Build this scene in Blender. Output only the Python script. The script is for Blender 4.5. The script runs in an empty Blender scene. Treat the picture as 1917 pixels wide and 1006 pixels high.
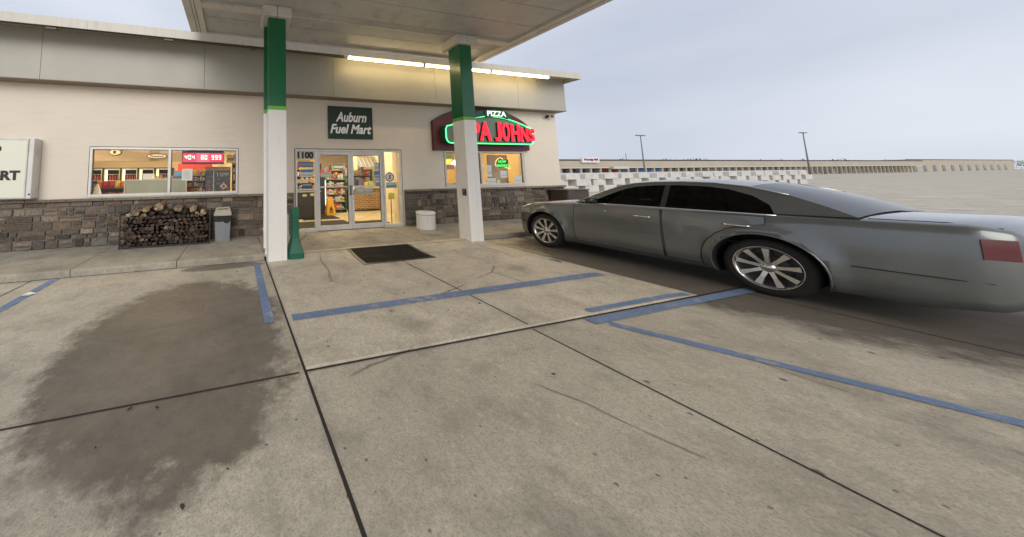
import bpy, bmesh, math, random
from mathutils import Vector, Matrix
R = math.radians
sc = bpy.context.scene
COL = sc.collection
rnd = random.Random(7)

# ------------------------------------------------------------------ camera
CAM = (0.0, -7.5, 1.43)
cd = bpy.data.cameras.new('camera'); cam = bpy.data.objects.new('camera', cd); COL.objects.link(cam)
right = Vector((0.966995, -0.254371, -0.014692)); up = Vector((-0.009769, -0.094636, 0.995464)); fwd = Vector((0.254607, 0.962465, 0.093998))
m = Matrix((right, up, -fwd)).transposed().to_4x4(); m.translation = Vector(CAM)
cam.matrix_world = m
cd.sensor_width = 36; cd.lens = 534.433 / 1917 * 36
cd.shift_x = (958.5 - 584.13) / 1917; cd.shift_y = -(503 - 282.675) / 1917
cd.clip_start = 0.05; cd.clip_end = 3000
sc.camera = cam

# ------------------------------------------------------------------ world, light, exposure
w = bpy.data.worlds.new('World'); sc.world = w; w.use_nodes = True
nt = w.node_tree; nt.nodes.clear()
out = nt.nodes.new('ShaderNodeOutputWorld')
sky = nt.nodes.new('ShaderNodeTexSky'); sky.sky_type = 'NISHITA'; sky.sun_disc = False
sky.sun_elevation = R(28); sky.sun_rotation = R(195); sky.dust_density = 4
b1 = nt.nodes.new('ShaderNodeBackground'); b1.inputs[1].default_value = 0.07
nt.links.new(sky.outputs[0], b1.inputs[0])
tc = nt.nodes.new('ShaderNodeTexCoord'); ns = nt.nodes.new('ShaderNodeTexNoise')
ns.inputs['Scale'].default_value = 1.6; ns.inputs['Detail'].default_value = 5; ns.inputs['Roughness'].default_value = .45
mp = nt.nodes.new('ShaderNodeMapping'); mp.inputs['Scale'].default_value = (1, 1, 2.6)
nt.links.new(tc.outputs['Generated'], mp.inputs[0]); nt.links.new(mp.outputs[0], ns.inputs['Vector'])
cr = nt.nodes.new('ShaderNodeValToRGB'); cr.color_ramp.elements[0].position = .3; cr.color_ramp.elements[1].position = .72
cr.color_ramp.elements[0].color = (0.54, 0.59, 0.70, 1); cr.color_ramp.elements[1].color = (0.76, 0.80, 0.88, 1)
nt.links.new(ns.outputs[0], cr.inputs[0])
b2 = nt.nodes.new('ShaderNodeBackground'); b2.inputs[1].default_value = 1.0
nt.links.new(cr.outputs[0], b2.inputs[0])
mx = nt.nodes.new('ShaderNodeMixShader'); mx.inputs[0].default_value = .9
nt.links.new(b1.outputs[0], mx.inputs[1]); nt.links.new(b2.outputs[0], mx.inputs[2]); nt.links.new(mx.outputs[0], out.inputs[0])
sd = bpy.data.lights.new('sun', 'SUN'); sd.energy = 1.5; sd.angle = R(45); sd.color = (1, .95, .87)
sun = bpy.data.objects.new('sun', sd); COL.objects.link(sun)
sun.rotation_euler = Vector((0.25, 1.0, -0.53)).to_track_quat('-Z', 'Y').to_euler()
sc.view_settings.view_transform = 'Standard'; sc.view_settings.look = 'None'
sc.view_settings.exposure = 0.15; sc.view_settings.gamma = 1
sc.cycles.use_denoising = True
sc.cycles.max_bounces = 8; sc.cycles.transparent_max_bounces = 12
sc.cycles.sample_clamp_indirect = 6

# ------------------------------------------------------------------ materials
MATS = {}
def mat(name, col, rough=.6, metal=0., emit=None, estr=1., spec=.5, coat=0.):
    if name in MATS: return MATS[name]
    M = bpy.data.materials.new(name); M.use_nodes = True
    p = M.node_tree.nodes['Principled BSDF']
    p.inputs['Base Color'].default_value = (*col, 1); p.inputs['Roughness'].default_value = rough
    p.inputs['Metallic'].default_value = metal; p.inputs['Specular IOR Level'].default_value = spec
    if coat: p.inputs['Coat Weight'].default_value = coat; p.inputs['Coat Roughness'].default_value = .03
    if emit: p.inputs['Emission Color'].default_value = (*emit, 1); p.inputs['Emission Strength'].default_value = estr
    MATS[name] = M; return M
class NB:
    def __init__(s, M): s.t = M.node_tree; s.p = s.t.nodes['Principled BSDF']
    def n(s, k, **kw):
        x = s.t.nodes.new('ShaderNode' + k)
        for a, b in kw.items():
            if a in x.inputs: x.inputs[a].default_value = b
            else: setattr(x, a, b)
        return x
    def l(s, a, b): s.t.links.new(a, b)
    def pos(s, sx=1, sy=1, sz=1):
        g = s.n('NewGeometry'); mp = s.n('Mapping'); mp.inputs['Scale'].default_value = (sx, sy, sz); s.l(g.outputs['Position'], mp.inputs[0]); return mp.outputs[0]
    def noise(s, v, scale, detail=4, rough=.55):
        x = s.n('TexNoise'); x.inputs['Scale'].default_value = scale; x.inputs['Detail'].default_value = detail; x.inputs['Roughness'].default_value = rough
        s.l(v, x.inputs['Vector']); return x.outputs[0]
    def ramp(s, v, stops):
        r = s.n('ValToRGB'); e = r.color_ramp.elements
        while len(e) < len(stops): e.new(.5)
        for q, (p, c) in zip(e, stops): q.position = p; q.color = (*(c if isinstance(c, tuple) else (c, c, c)), 1)
        s.l(v, r.inputs[0]); return r.outputs[0]
    def mix(s, f, a, b, mode='MIX'):
        x = s.n('MixRGB'); x.blend_type = mode
        for i, q in enumerate((f, a, b)):
            if hasattr(q, 'is_output'): s.l(q, x.inputs[i])
            else: x.inputs[i].default_value = q if i == 0 else (*q, 1)
        return x.outputs[0]
    def bump(s, h, st=.3, d=.01):
        x = s.n('Bump'); x.inputs['Strength'].default_value = st; x.inputs['Distance'].default_value = d
        s.l(h, x.inputs['Height']); s.l(x.outputs[0], s.p.inputs['Normal'])
    def col(s, c): s.l(c, s.p.inputs['Base Color'])
    def rgh(s, c): s.l(c, s.p.inputs['Roughness'])

def weathered(name, c1, c2, scale=3, rough=.7, streak=False, bump=.15, dirt=.35, **k):
    if name in MATS: return MATS[name]
    M = mat(name, c1, rough, **k); b = NB(M)
    v = b.pos(1, 1, .35 if streak is True else 1)
    base = b.ramp(b.noise(v, scale, 6, .6), [(.3, c1), (.7, c2)])
    d = b.ramp(b.noise(b.pos(.8, .8, 7) if streak == 'h' else b.pos(4 if streak else 1.5, 4 if streak else 1.5, .5 if streak else 1.5), 2.2, 7, .65), [(.5, 0.), (.75, dirt)])
    b.col(b.mix(d, base, tuple(x * .45 for x in c1)))
    b.rgh(b.ramp(b.noise(v, scale * 5, 3), [(.3, rough * .85), (.7, min(1, rough * 1.15))]))
    if bump: b.bump(b.noise(b.pos(), 60, 4), bump, .004)
    return M

def concrete(name, light, dark, wet=False, dirt=.6):
    M = mat(name, light, .8); b = NB(M)
    p = b.pos()
    c = b.ramp(b.noise(p, .55, 8, .62), [(.3, dark), (.68, light)])
    c = b.mix(b.ramp(b.noise(p, 3.2, 8, .7), [(.46, 0.), (.72, dirt)]), c, tuple(x * .48 for x in dark))
    c = b.mix(b.ramp(b.noise(p, 38, 3, .7), [(.35, .35), (.6, 0.)]), c, tuple(x * .55 for x in dark))
    c = b.mix(b.ramp(b.noise(p, 14, 5, .7), [(.55, 0.), (.75, .35)]), c, tuple(min(1, x * 1.35) for x in light))
    wn = b.n('MixRGB'); wn.inputs[0].default_value = .12; b.l(p, wn.inputs[1]); nn = b.n('TexNoise'); nn.inputs['Scale'].default_value = 2.; nn.inputs['Detail'].default_value = 6; b.l(p, nn.inputs['Vector']); b.l(nn.outputs[1], wn.inputs[2])
    ve = b.n('TexVoronoi'); ve.feature = 'DISTANCE_TO_EDGE'; ve.inputs['Scale'].default_value = .42; b.l(wn.outputs[0], ve.inputs['Vector'])
    crk = b.mix(b.ramp(b.noise(p, .9, 3), [(.5, 0.), (.56, 1.)]), (0, 0, 0), b.ramp(ve.outputs['Distance'], [(.0018, .8), (.0045, 0.)]))
    c = b.mix(crk, c, (.05, .042, .035))
    c = b.mix(b.ramp(b.noise(p, 90, 2, .8), [(.38, .5), (.5, 0.)]), c, tuple(x * .5 for x in dark))
    v3 = b.n('TexVoronoi'); v3.inputs['Scale'].default_value = 7.; b.l(p, v3.inputs['Vector'])
    c = b.mix(b.ramp(v3.outputs['Distance'], [(.045, .7), (.075, 0.)]), c, (.07, .058, .045))
    # small gum and oil spots
    vo = b.n('TexVoronoi'); vo.inputs['Scale'].default_value = 2.6; vo.inputs['Randomness'].default_value = 1; b.l(p, vo.inputs['Vector'])
    c = b.mix(b.ramp(vo.outputs['Distance'], [(.035, .75), (.06, 0.)]), c, (.035, .03, .025))
    vo2 = b.n('TexVoronoi'); vo2.inputs['Scale'].default_value = .7; b.l(p, vo2.inputs['Vector'])
    d2 = b.n('Math', operation='ADD'); b.l(vo2.outputs['Distance'], d2.inputs[0])
    nz = b.n('Math', operation='MULTIPLY'); b.l(b.noise(p, 5, 6, .7), nz.inputs[0]); nz.inputs[1].default_value = .5; b.l(nz.outputs[0], d2.inputs[1])
    c = b.mix(b.ramp(d2.outputs[0], [(.3, .55), (.46, 0.)]), c, tuple(x * .45 for x in dark))
    rg = None
    if wet:
        # one damp patch on the parking bay left of the slab, and the oily lane beside the car
        def blob(cx, cy, rx, ry, wob, edge=.1, amt=.8):
            g = b.n('NewGeometry'); mp = b.n('Mapping'); mp.inputs['Location'].default_value = (-cx / rx, -cy / ry, 0); mp.inputs['Scale'].default_value = (1 / rx, 1 / ry, 0)
            b.l(g.outputs['Position'], mp.inputs[0])
            ln = b.n('VectorMath', operation='LENGTH'); b.l(mp.outputs[0], ln.inputs[0])
            a = b.n('Math', operation='MULTIPLY_ADD'); b.l(b.noise(p, 2.6, 9, .72), a.inputs[0]); a.inputs[1].default_value = wob; b.l(ln.outputs['Value'], a.inputs[2])
            return b.ramp(a.outputs[0], [(min(.98, .5 + wob * .5), amt), (min(.995, .5 + wob * .5 + edge), 0.)]), a
        k1, _ = blob(-.5, -4.3, 1.9, 2.9, .55, .09, .85)
        c = b.mix(k1, c, b.ramp(b.noise(p, 1.8, 9, .75), [(.3, (.065, .05, .036)), (.7, (.20, .165, .125))]))
        k3, _ = blob(-.2, -2.02, 1.3, .3, .6, .12, .7); c = b.mix(k3, c, (.08, .065, .05))
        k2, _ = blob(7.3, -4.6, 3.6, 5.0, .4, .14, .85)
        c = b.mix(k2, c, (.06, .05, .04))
        rg = b.ramp(k1, [(0., .8), (.6, .45)])
    b.col(c)
    if rg: b.rgh(rg)
    b.bump(b.noise(p, 45, 6, .7), .35, .006)
    return M

M_conc = concrete('parking concrete', (.67, .60, .48), (.48, .425, .335), wet=True)
M_slab = concrete('entrance slab concrete', (.76, .675, .54), (.55, .48, .375), dirt=.62)
M_walk = concrete('walkway concrete', (.50, .455, .37), (.34, .30, .24), dirt=.65)
M_joint = mat('joint filler', (.03, .026, .022), .9)
M_stucco = weathered('beige stucco', (.71, .63, .53), (.76, .68, .575), .5, .85, 'h', .3, .16)
M_fascia = weathered('grey green metal panel', (.40, .385, .33), (.44, .425, .365), .25, .45, False, 0, .12)
M_roof = weathered('pale roof edge metal', (.56, .53, .46), (.62, .585, .51), .9, .45, True, 0, .3)
M_canopy = weathered('canopy soffit metal', (.42, .41, .395), (.54, .53, .51), .5, .42, False, 0, .55)
M_canrim = weathered('canopy rim metal', (.58, .54, .48), (.66, .62, .56), .6, .45, False, 0, .5)
M_alu = weathered('window aluminium', (.60, .585, .56), (.68, .665, .64), 3, .38, False, 0, .3, metal=.25)
M_dark = mat('dark gasket', (.025, .02, .02), .6)
M_black = mat('black plastic', (.02, .02, .02), .5)
M_white = weathered('white pillar paint', (.82, .79, .74), (.87, .85, .81), 1.5, .5, True, .05, .22)
M_green = weathered('dark green pillar paint', (.012, .125, .05), (.016, .15, .062), 1.5, .22, True, 0, .2)
M_lime = mat('lime band paint', (.14, .47, .05), .35)
M_bgreen = weathered('green moulded plastic', (.008, .10, .055), (.012, .135, .075), 3, .38, False, .05, .25)
M_wplas = weathered('white moulded plastic', (.80, .785, .75), (.86, .845, .82), 3, .5, True, .05, .35)
M_blue = None
def paint_mark(name, c, wearc, wear=.5):
    M = mat(name, c, .7); b = NB(M); p = b.pos()
    x = b.mix(b.ramp(b.noise(p, 9, 8, .75), [(wear, 0.), (wear + .07, .8)]), c, wearc)
    x = b.mix(b.ramp(b.noise(p, 1.5, 5), [(.35, .35), (.65, 0.)]), x, tuple(v * .55 for v in c))
    x = b.mix(b.ramp(b.noise(p, 40, 4, .7), [(.6, 0.), (.7, .5)]), x, wearc)
    b.col(x); b.bump(b.noise(p, 45, 5), .25, .004); return M
M_blue = paint_mark('worn blue line paint', (.165, .245, .41), (.46, .41, .33), .54)
M_yel = paint_mark('worn yellow line paint', (.50, .37, .12), (.34, .29, .21), .52)
M_wht = paint_mark('faded white line paint', (.48, .44, .37), (.36, .32, .25), .5)

def glass(name, tint=(1, 1, 1), refl=.12, dark=None):
    M = bpy.data.materials.new(name); M.use_nodes = True; t = M.node_tree; t.nodes.clear()
    o = t.nodes.new('ShaderNodeOutputMaterial'); tr = t.nodes.new('ShaderNodeBsdfTransparent'); gl = t.nodes.new('ShaderNodeBsdfGlossy')
    tr.inputs[0].default_value = (*tint, 1); gl.inputs['Roughness'].default_value = .02
    fr0 = t.nodes.new('ShaderNodeLayerWeight'); fr0.inputs[0].default_value = .5
    fr = t.nodes.new('ShaderNodeMath'); fr.operation = 'POWER'; fr.inputs[1].default_value = 4.5; t.links.new(fr0.outputs['Facing'], fr.inputs[0])
    ad = t.nodes.new('ShaderNodeMath'); ad.operation = 'MULTIPLY_ADD'; ad.inputs[1].default_value = 1.0; ad.inputs[2].default_value = refl; ad.use_clamp = True
    t.links.new(fr.outputs[0], ad.inputs[0]); mx = t.nodes.new('ShaderNodeMixShader')
    t.links.new(ad.outputs[0], mx.inputs[0]); t.links.new(tr.outputs[0], mx.inputs[1]); t.links.new(gl.outputs[0], mx.inputs[2]); t.links.new(mx.outputs[0], o.inputs[0])
    MATS[name] = M; return M
M_glass = glass('window glass', (.95, .96, .94), .045)
M_cglass = glass('tinted car glass', (.035, .04, .04), .03)
def glow(name, c, s): return mat(name, tuple(x * .5 for x in c), .5, emit=c, estr=s)

# ------------------------------------------------------------------ mesh builder and object helpers
class MB:
    def __init__(s): s.v = []; s.f = []; s.c = []; s.sm = []
    def add(s, vs, fs, c=None, smooth=False):
        o = len(s.v); s.v += [tuple(v) for v in vs]
        for f in fs: s.f.append([i + o for i in f]); s.c.append(c); s.sm.append(smooth)
        return s
    def box(s, x0, x1, y0, y1, z0, z1, c=None, bev=0):
        if x0 > x1: x0, x1 = x1, x0
        if y0 > y1: y0, y1 = y1, y0
        if z0 > z1: z0, z1 = z1, z0
        if bev:
            b = min(bev, (x1 - x0) * .45, (y1 - y0) * .45, (z1 - z0) * .45)
            bm = bmesh.new(); bmesh.ops.create_cube(bm, size=1)
            for q in bm.verts: q.co = Vector(((x0 + x1) / 2 + q.co.x * (x1 - x0), (y0 + y1) / 2 + q.co.y * (y1 - y0), (z0 + z1) / 2 + q.co.z * (z1 - z0)))
            bmesh.ops.bevel(bm, geom=bm.edges[:], offset=b, segments=2, affect='EDGES', profile=.5)
            bm.verts.index_update(); s.add([q.co[:] for q in bm.verts], [[v.index for v in f.verts] for f in bm.faces], c); bm.free(); return s
        v = [(x0, y0, z0), (x1, y0, z0), (x1, y1, z0), (x0, y1, z0), (x0, y0, z1), (x1, y0, z1), (x1, y1, z1), (x0, y1, z1)]
        return s.add(v, [(0, 3, 2, 1), (4, 5, 6, 7), (0, 1, 5, 4), (1, 2, 6, 5), (2, 3, 7, 6), (3, 0, 4, 7)], c)
    def prism(s, poly, axis, a, b, c=None):
        n = len(poly)
        def P(q, h): return {'y': (q[0], h, q[1]), 'z': (q[0], q[1], h), 'x': (h, q[0], q[1])}[axis]
        vs = [P(q, a) for q in poly] + [P(q, b) for q in poly]
        fs = [list(range(n)), list(range(2 * n - 1, n - 1, -1))] + [(i, i + n, (i + 1) % n + n, (i + 1) % n) for i in range(n)]
        return s.add(vs, fs, c)
    def tube(s, pts, r, n=10, c=None, closed=False, caps=True, smooth=True):
        pts = [Vector(p) for p in pts]; N = len(pts); vs = []; prev = None
        for i, p in enumerate(pts):
            if closed: d = pts[(i + 1) % N] - pts[i - 1]
            else: d = pts[min(i + 1, N - 1)] - pts[max(i - 1, 0)]
            d.normalize(); u = d.cross(Vector((0, 0, 1)) if abs(d.z) < .9 else Vector((0, 1, 0))).normalized()
            if prev is not None and u.dot(prev) < 0: u = -u
            prev = u
            v = d.cross(u); rr = r[i] if isinstance(r, (list, tuple)) else r
            vs += [p + (u * math.cos(2 * math.pi * k / n) + v * math.sin(2 * math.pi * k / n)) * rr for k in range(n)]
        fs = []
        for i in range(N if closed else N - 1):
            a = i * n; b2_ = ((i + 1) % N) * n
            fs += [(a + k, a + (k + 1) % n, b2_ + (k + 1) % n, b2_ + k) for k in range(n)]
        s.add(vs, fs, c, smooth)
        if caps and not closed:
            o = len(s.v) - len(vs); s.f += [[o + k for k in range(n)][::-1], [o + (N - 1) * n + k for k in range(n)]]; s.c += [c, c]; s.sm += [False, False]
        return s
    def lathe(s, prof, n=32, center=(0, 0, 0), axis='z', c=None, smooth=True):
        vs = []
        for r_, h in prof:
            for k in range(n):
                a = 2 * math.pi * k / n; u, v = r_ * math.cos(a), r_ * math.sin(a)
                q = {'z': (u, v, h), 'x': (h, u, v), 'y': (u, h, v)}[axis]
                vs.append(tuple(q[i] + center[i] for i in range(3)))
        fs = [(i * n + k, i * n + (k + 1) % n, (i + 1) * n + (k + 1) % n, (i + 1) * n + k) for i in range(len(prof) - 1) for k in range(n)]
        return s.add(vs, fs, c, smooth)
    def build(s, name, material=None, parent=None):
        used = sorted({i for f in s.f for i in f}); mp_ = {a: b for b, a in enumerate(used)}
        s.v = [s.v[i] for i in used]; s.f = [[mp_[i] for i in f] for f in s.f]
        me = bpy.data.meshes.new(name)
        off = WL.get(parent.name, Vector((0, 0, 0))) if parent else Vector((0, 0, 0))
        me.from_pydata([tuple(Vector(v) - off) for v in s.v], [], s.f)
        bm = bmesh.new(); bm.from_mesh(me); bmesh.ops.recalc_face_normals(bm, faces=bm.faces[:]); bm.to_mesh(bm and me); bm.free()
        me.polygons.foreach_set('use_smooth', s.sm)
        if any(c is not None for c in s.c):
            at = me.color_attributes.new('tone', 'FLOAT_COLOR', 'CORNER')
            for p in me.polygons:
                cc = s.c[p.index] or (1, 1, 1)
                for li in p.loop_indices: at.data[li].color = (*cc, 1)
        for q in (material if isinstance(material, (list, tuple)) else [material]):
            if q: me.materials.append(q)
        o = bpy.data.objects.new(name, me); COL.objects.link(o)
        if parent: o.parent = parent; WL[o.name] = off
        return o
WL = {}
def thing(name, label, cat, loc=(0, 0, 0), group=None, rz=0):
    o = bpy.data.objects.new(name, None); COL.objects.link(o); o.location = loc; o.rotation_euler.z = rz
    o.empty_display_size = .1; WL[o.name] = Vector(loc)
    o['label'] = label; o['category'] = cat
    if group: o['group'] = group
    return o
def tag(o, label, cat, group=None):
    o['label'] = label; o['category'] = cat
    if group: o['group'] = group
    return o
def struct(o): o['kind'] = 'structure'; return o
def box(name, dims, m_, parent=None, bev=0): return MB().box(*dims, bev=bev).build(name, m_, parent)
def set_group(o, g): o['group'] = g
def attr_mat(name, rough=.8, scale=25, amt=.35, bump=.4, dist=.01, spec=.4):
    M = mat(name, (1, 1, 1), rough, spec=spec); b = NB(M)
    a = b.n('Attribute'); a.attribute_name = 'tone'
    n = b.noise(b.pos(), scale, 6, .65)
    b.col(b.mix(1., a.outputs['Color'], b.ramp(n, [(.3, 1 - amt), (.7, 1 + amt * .4)]), 'MULTIPLY'))
    b.bump(n, bump, dist); return M
def text(name, body, x0, x1, z0, z1, y, m_, parent=None, ext=.01, shear=0, bold=.0, sx_only=False):
    """built-in lettering facing -y, fitted into the box x0..x1, z0..z1"""
    cu = bpy.data.curves.new('t', 'FONT'); cu.body = body; cu.shear = shear; cu.offset = bold; cu.extrude = .5; cu.resolution_u = 3
    ob = bpy.data.objects.new('t', cu); COL.objects.link(ob)
    bpy.context.view_layer.update()
    me = bpy.data.meshes.new_from_object(ob.evaluated_get(bpy.context.evaluated_depsgraph_get()))
    bpy.data.objects.remove(ob)
    xs = [v.co.x for v in me.vertices]; ys = [v.co.y for v in me.vertices]
    a, b, c, d = min(xs), max(xs), min(ys), max(ys)
    off = WL.get(parent.name, Vector((0, 0, 0))) if parent else Vector((0, 0, 0))
    for v in me.vertices:
        X = x0 + (v.co.x - a) / (b - a) * (x1 - x0); Z = z0 + (v.co.y - c) / (d - c) * (z1 - z0); Y = y - (v.co.z + .5) * ext
        v.co = Vector((X, Y, Z)) - off
    me.materials.clear(); me.materials.append(m_)
    o = bpy.data.objects.new(name, me); COL.objects.link(o)
    if parent: o.parent = parent; WL[o.name] = off
    return o

# ------------------------------------------------------------------ ground, slab, walkway
PZ = -.12
g = MB(); N = 24
xs = [-400, -60, -14] + [-12 + i * 2 for i in range(20)] + [40, 80, 150, 400]
g.add([(-900, -60, PZ), (900, -60, PZ), (900, 1200, PZ), (-900, 1200, PZ)], [(0, 1, 2, 3)])
struct(g.build('parking_lot', M_conc))
def slab_z(x, y):
    if y > -2.05: z = 0.
    elif y > -2.45: z = -.045 * (-2.05 - y) / .4
    elif y > -5.2: z = -.045 - .055 * (-2.45 - y) / 2.75
    else: z = -.10
    if x > 5.2 and y < -1.85: t = min(1, (x - 5.2) / .45); t = t * t * (3 - 2 * t); z = z * (1 - t) + (PZ + .004) * t
    return z
g = MB(); gx = [.56 + i * .232 for i in range(21)] + [5.3, 5.4, 5.5, 5.6, 5.65]; gx = sorted(set(round(v, 3) for v in gx)); gy = [-1.86, -2.05, -2.15, -2.25, -2.35, -2.45, -3, -3.6, -4.2, -4.8, -5.09]
vs = [(x, y, slab_z(x, y - .001)) for y in gy for x in gx]; nx = len(gx)
fs = [(j * nx + i, j * nx + i + 1, (j + 1) * nx + i + 1, (j + 1) * nx + i) for j in range(len(gy) - 1) for i in range(nx - 1)]
g.add(vs, fs)
L_ = [j * nx for j in range(len(gy))]; base = len(g.v)
g.v += [(gx[0], y, -.3) for y in gy]; 
for j in range(len(gy) - 1): g.f.append([L_[j], L_[j + 1], base + j + 1, base + j]); g.c.append(None); g.sm.append(False)
b0 = (len(gy) - 1) * nx; base = len(g.v); g.v += [(x, gy[-1], -.3) for x in gx]
for i in range(nx - 1): g.f.append([b0 + i, b0 + i + 1, base + i + 1, base + i]); g.c.append(None); g.sm.append(False)
struct(g.build('entrance_slab', M_slab))
# walkway with rounded kerb edge, poured in bays
def walk_bay(mb, x0, x1, yf):
    pr = [(yf, -.3), (yf, -.035), (yf + .008, -.012), (yf + .03, 0), (.02, 0), (.02, -.3)]
    mb.prism(pr, 'x', x0 + .006, x1 - .006)
wk = MB()
for a, b in ((-13, -9.2), (-9.2, -5.8), (-5.8, -4.2), (-4.2, -2.6), (-2.6, -1.01), (-1.01, .53)): walk_bay(wk, a, b, -1.85)
for a, b in ((.53, 2.25), (2.25, 3.95), (3.95, 5.2)): wk.box(a + .006, b - .006, -1.862, .02, -.3, 0)
for a, b in ((5.2, 6.9), (6.9, 8.6), (8.6, 10.3), (10.3, 12.4)): walk_bay(wk, a, b, -1.73)
wk.box(11.0, 12.4, .03, 9, -.3, -.002)
struct(wk.build('walkway', M_walk))
jb = MB()
jb.box(-13, 12.4, -1.70, .0, -.2, -.008)
jb.box(.53, 5.2, -1.88, -1.69, -.2, -.03)
struct(jb.build('walkway_joints', M_joint))
def strip(mb, pts, wd, zf, lift=.004, n=30):
    """a thin sheet following the ground between points"""
    for (ax, ay), (bx_, by) in zip(pts, pts[1:]):
        d = Vector((bx_ - ax, by - ay)); L = d.length; d.normalize(); p = Vector((-d.y, d.x)) * wd / 2
        k = max(1, int(L / .15)); V = []
        for i in range(k + 1):
            q = Vector((ax, ay)) + d * L * i / k
            jt = rnd.uniform(-.006, .006) if wd > .03 else 0
            for s_ in (-1, 0, 1):
                r_ = q + p * s_ * (1 + jt / wd); V.append((r_.x, r_.y, zf(r_.x, r_.y) + lift))
        mb.add(V, [(i * 3 + j, i * 3 + j + 1, i * 3 + j + 4, i * 3 + j + 3) for i in range(k) for j in range(2)])
pk = lambda x, y: PZ
js = MB()
strip(js, [(-13, -1.858), (.5, -1.858)], .03, pk, .002); strip(js, [(5.7, -1.738), (12.3, -1.738)], .03, pk, .002)
strip(js, [(.56, -2.05), (5.2, -2.05)], .014, slab_z, .003)
strip(js, [(2.83, -2.05), (2.86, -3.6), (2.9, -5.085)], .016, slab_z, .003)
strip(js, [(.545, -1.86), (.55, -3.5), (.55, -9)], .022, pk, .003)
strip(js, [(.55, -5.112), (30, -5.112)], .022, pk, .006)
strip(js, [(-3.1, -1.87), (-3.1, -9)], .018, pk, .003)
strip(js, [(-12, -5.112), (.5, -5.112)], .016, pk, .003)
strip(js, [(2.9, -5.13), (2.9, -8.5)], .016, pk, .003); strip(js, [(6.3, -5.13), (6.3, -8.5)], .016, pk, .003)
struct(js.build('concrete_joints', M_joint))
bl = MB()
strip(bl, [(.60, -4.29), (5.38, -4.27)], .135, slab_z, .005)
struct(bl.build('blue_line_across_slab', M_blue))
bl = MB(); strip(bl, [(.37, -2.02), (.36, -4.25)], .11, pk, .005); struct(bl.build('blue_line_beside_slab', M_blue))
bl = MB(); strip(bl, [(-2.77, -1.9), (-2.77, -5.6)], .12, pk, .005); struct(bl.build('blue_line_left_bay', M_blue))
bl = MB(); strip(bl, [(3.6, -5.19), (9.5, -5.19)], .11, pk, .008); strip(bl, [(3.8, -5.045), (5.55, -5.045)], .07, slab_z, .006); strip(bl, [(3.75, -5.27), (4.7, -6.9)], .11, pk, .005); struct(bl.build('blue_line_access_aisle', M_blue))
yl = MB(); strip(yl, [(5.78, -1.9), (5.8, -3.2)], .085, pk, .006); struct(yl.build('yellow_bay_line', M_yel))
yl = MB(); strip(yl, [(4.98, -2.35), (4.96, -3.1)], .05, slab_z, .005); struct(yl.build('white_bay_line', M_wht))
# access cover, litter, leaves
mh = MB(); mh.lathe([(0, .006), (.105, .006), (.115, .0), (.115, -.05)], 24, (5.42, -3.55, PZ + .022)); 
tag(mh.build('access_cover', mat('rusty cover iron', (.13, .10, .075), .7)), 'small round rusty access cover set in the concrete beside the car', 'manhole cover')
lt = MB(); lt.add([(-2.83, -2.56, PZ + .012), (-2.72, -2.60, PZ + .02), (-2.66, -2.53, PZ + .014), (-2.77, -2.49, PZ + .03)], [(0, 1, 2, 3)])
lt.add([(-2.83, -2.56, PZ + .008), (-2.72, -2.60, PZ + .008), (-2.66, -2.53, PZ + .008), (-2.77, -2.49, PZ + .008)], [(0, 1, 2, 3)])
tag(lt.build('paper_scrap', mat('litter paper', (.75, .75, .73), .7)), 'crumpled white paper scrap lying on the blue line at left', 'litter')
lv = MB()
for i in range(90):
    x, y = (rnd.uniform(.7, 5.2), rnd.uniform(-4.9, -2.2)) if i < 50 else (rnd.uniform(-3, 9), rnd.uniform(-7, -1.95))
    if i >= 50 and (.45 < x < 5.7 and y > -5.3): continue
    z = (slab_z(x, y) if .56 < x < 5.65 and y > -5.2 else PZ) + .008; r_ = rnd.uniform(.008, .022); a = rnd.uniform(0, 6)
    lv.add([(x + r_ * math.cos(a + k) * (1 if k % 2 else .6), y + r_ * math.sin(a + k) * (1 if k % 2 else .6), z + rnd.uniform(0, .006)) for k in range(5)], [(0, 1, 2, 3, 4)])
o = lv.build('leaf_litter', mat('dead leaf bits', (.05, .035, .02), .8)); o['kind'] = 'stuff'; o['label'] = 'small dark leaf scraps scattered over the concrete'; o['category'] = 'litter'

# ------------------------------------------------------------------ store building
store = thing('store_building', 'single storey beige stucco store with stone base and flat roof', 'building', (3.0, 0, 0))
X0, X1 = -14., 10.98
openings = [(-3.215, .03, 1.07, 2.205), (1.51, 4.71, 0.0, 2.21), (6.215, 9.385, 1.10, 2.21)]
cx_ = sorted({X0, X1} | {v for o_ in openings for v in o_[:2]}); cz_ = sorted({0., 3.62} | {v for o_ in openings for v in o_[2:]})
wl = MB()
for a, b in zip(cx_, cx_[1:]):
    for c, d in zip(cz_, cz_[1:]):
        mx_, mz_ = (a + b) / 2, (c + d) / 2
        if any(o_[0] < mx_ < o_[1] and o_[2] < mz_ < o_[3] for o_ in openings): continue
        wl.add([(a, 0, c), (b, 0, c), (b, 0, d), (a, 0, d)], [(0, 1, 2, 3)]); wl.add([(a, .2, c), (b, .2, c), (b, .2, d), (a, .2, d)], [(3, 2, 1, 0)])
for a, b, c, d in openings:
    wl.add([(a, 0, c), (a, .2, c), (a, .2, d), (a, 0, d)], [(0, 1, 2, 3)]); wl.add([(b, 0, c), (b, .2, c), (b, .2, d), (b, 0, d)], [(0, 1, 2, 3)])
    wl.add([(a, 0, d), (b, 0, d), (b, .2, d), (a, .2, d)], [(0, 1, 2, 3)]); wl.add([(a, 0, c), (b, 0, c), (b, .2, c), (a, .2, c)], [(0, 1, 2, 3)])
wl.box(10.96, 10.98, .2, 12, 0, 3.62); wl.box(X0, X0 + .02, .2, 12, 0, 3.62); wl.box(X0, 10.98, 12, 12.2, 0, 3.62)
wl.build('wall', M_stucco, store)
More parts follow.
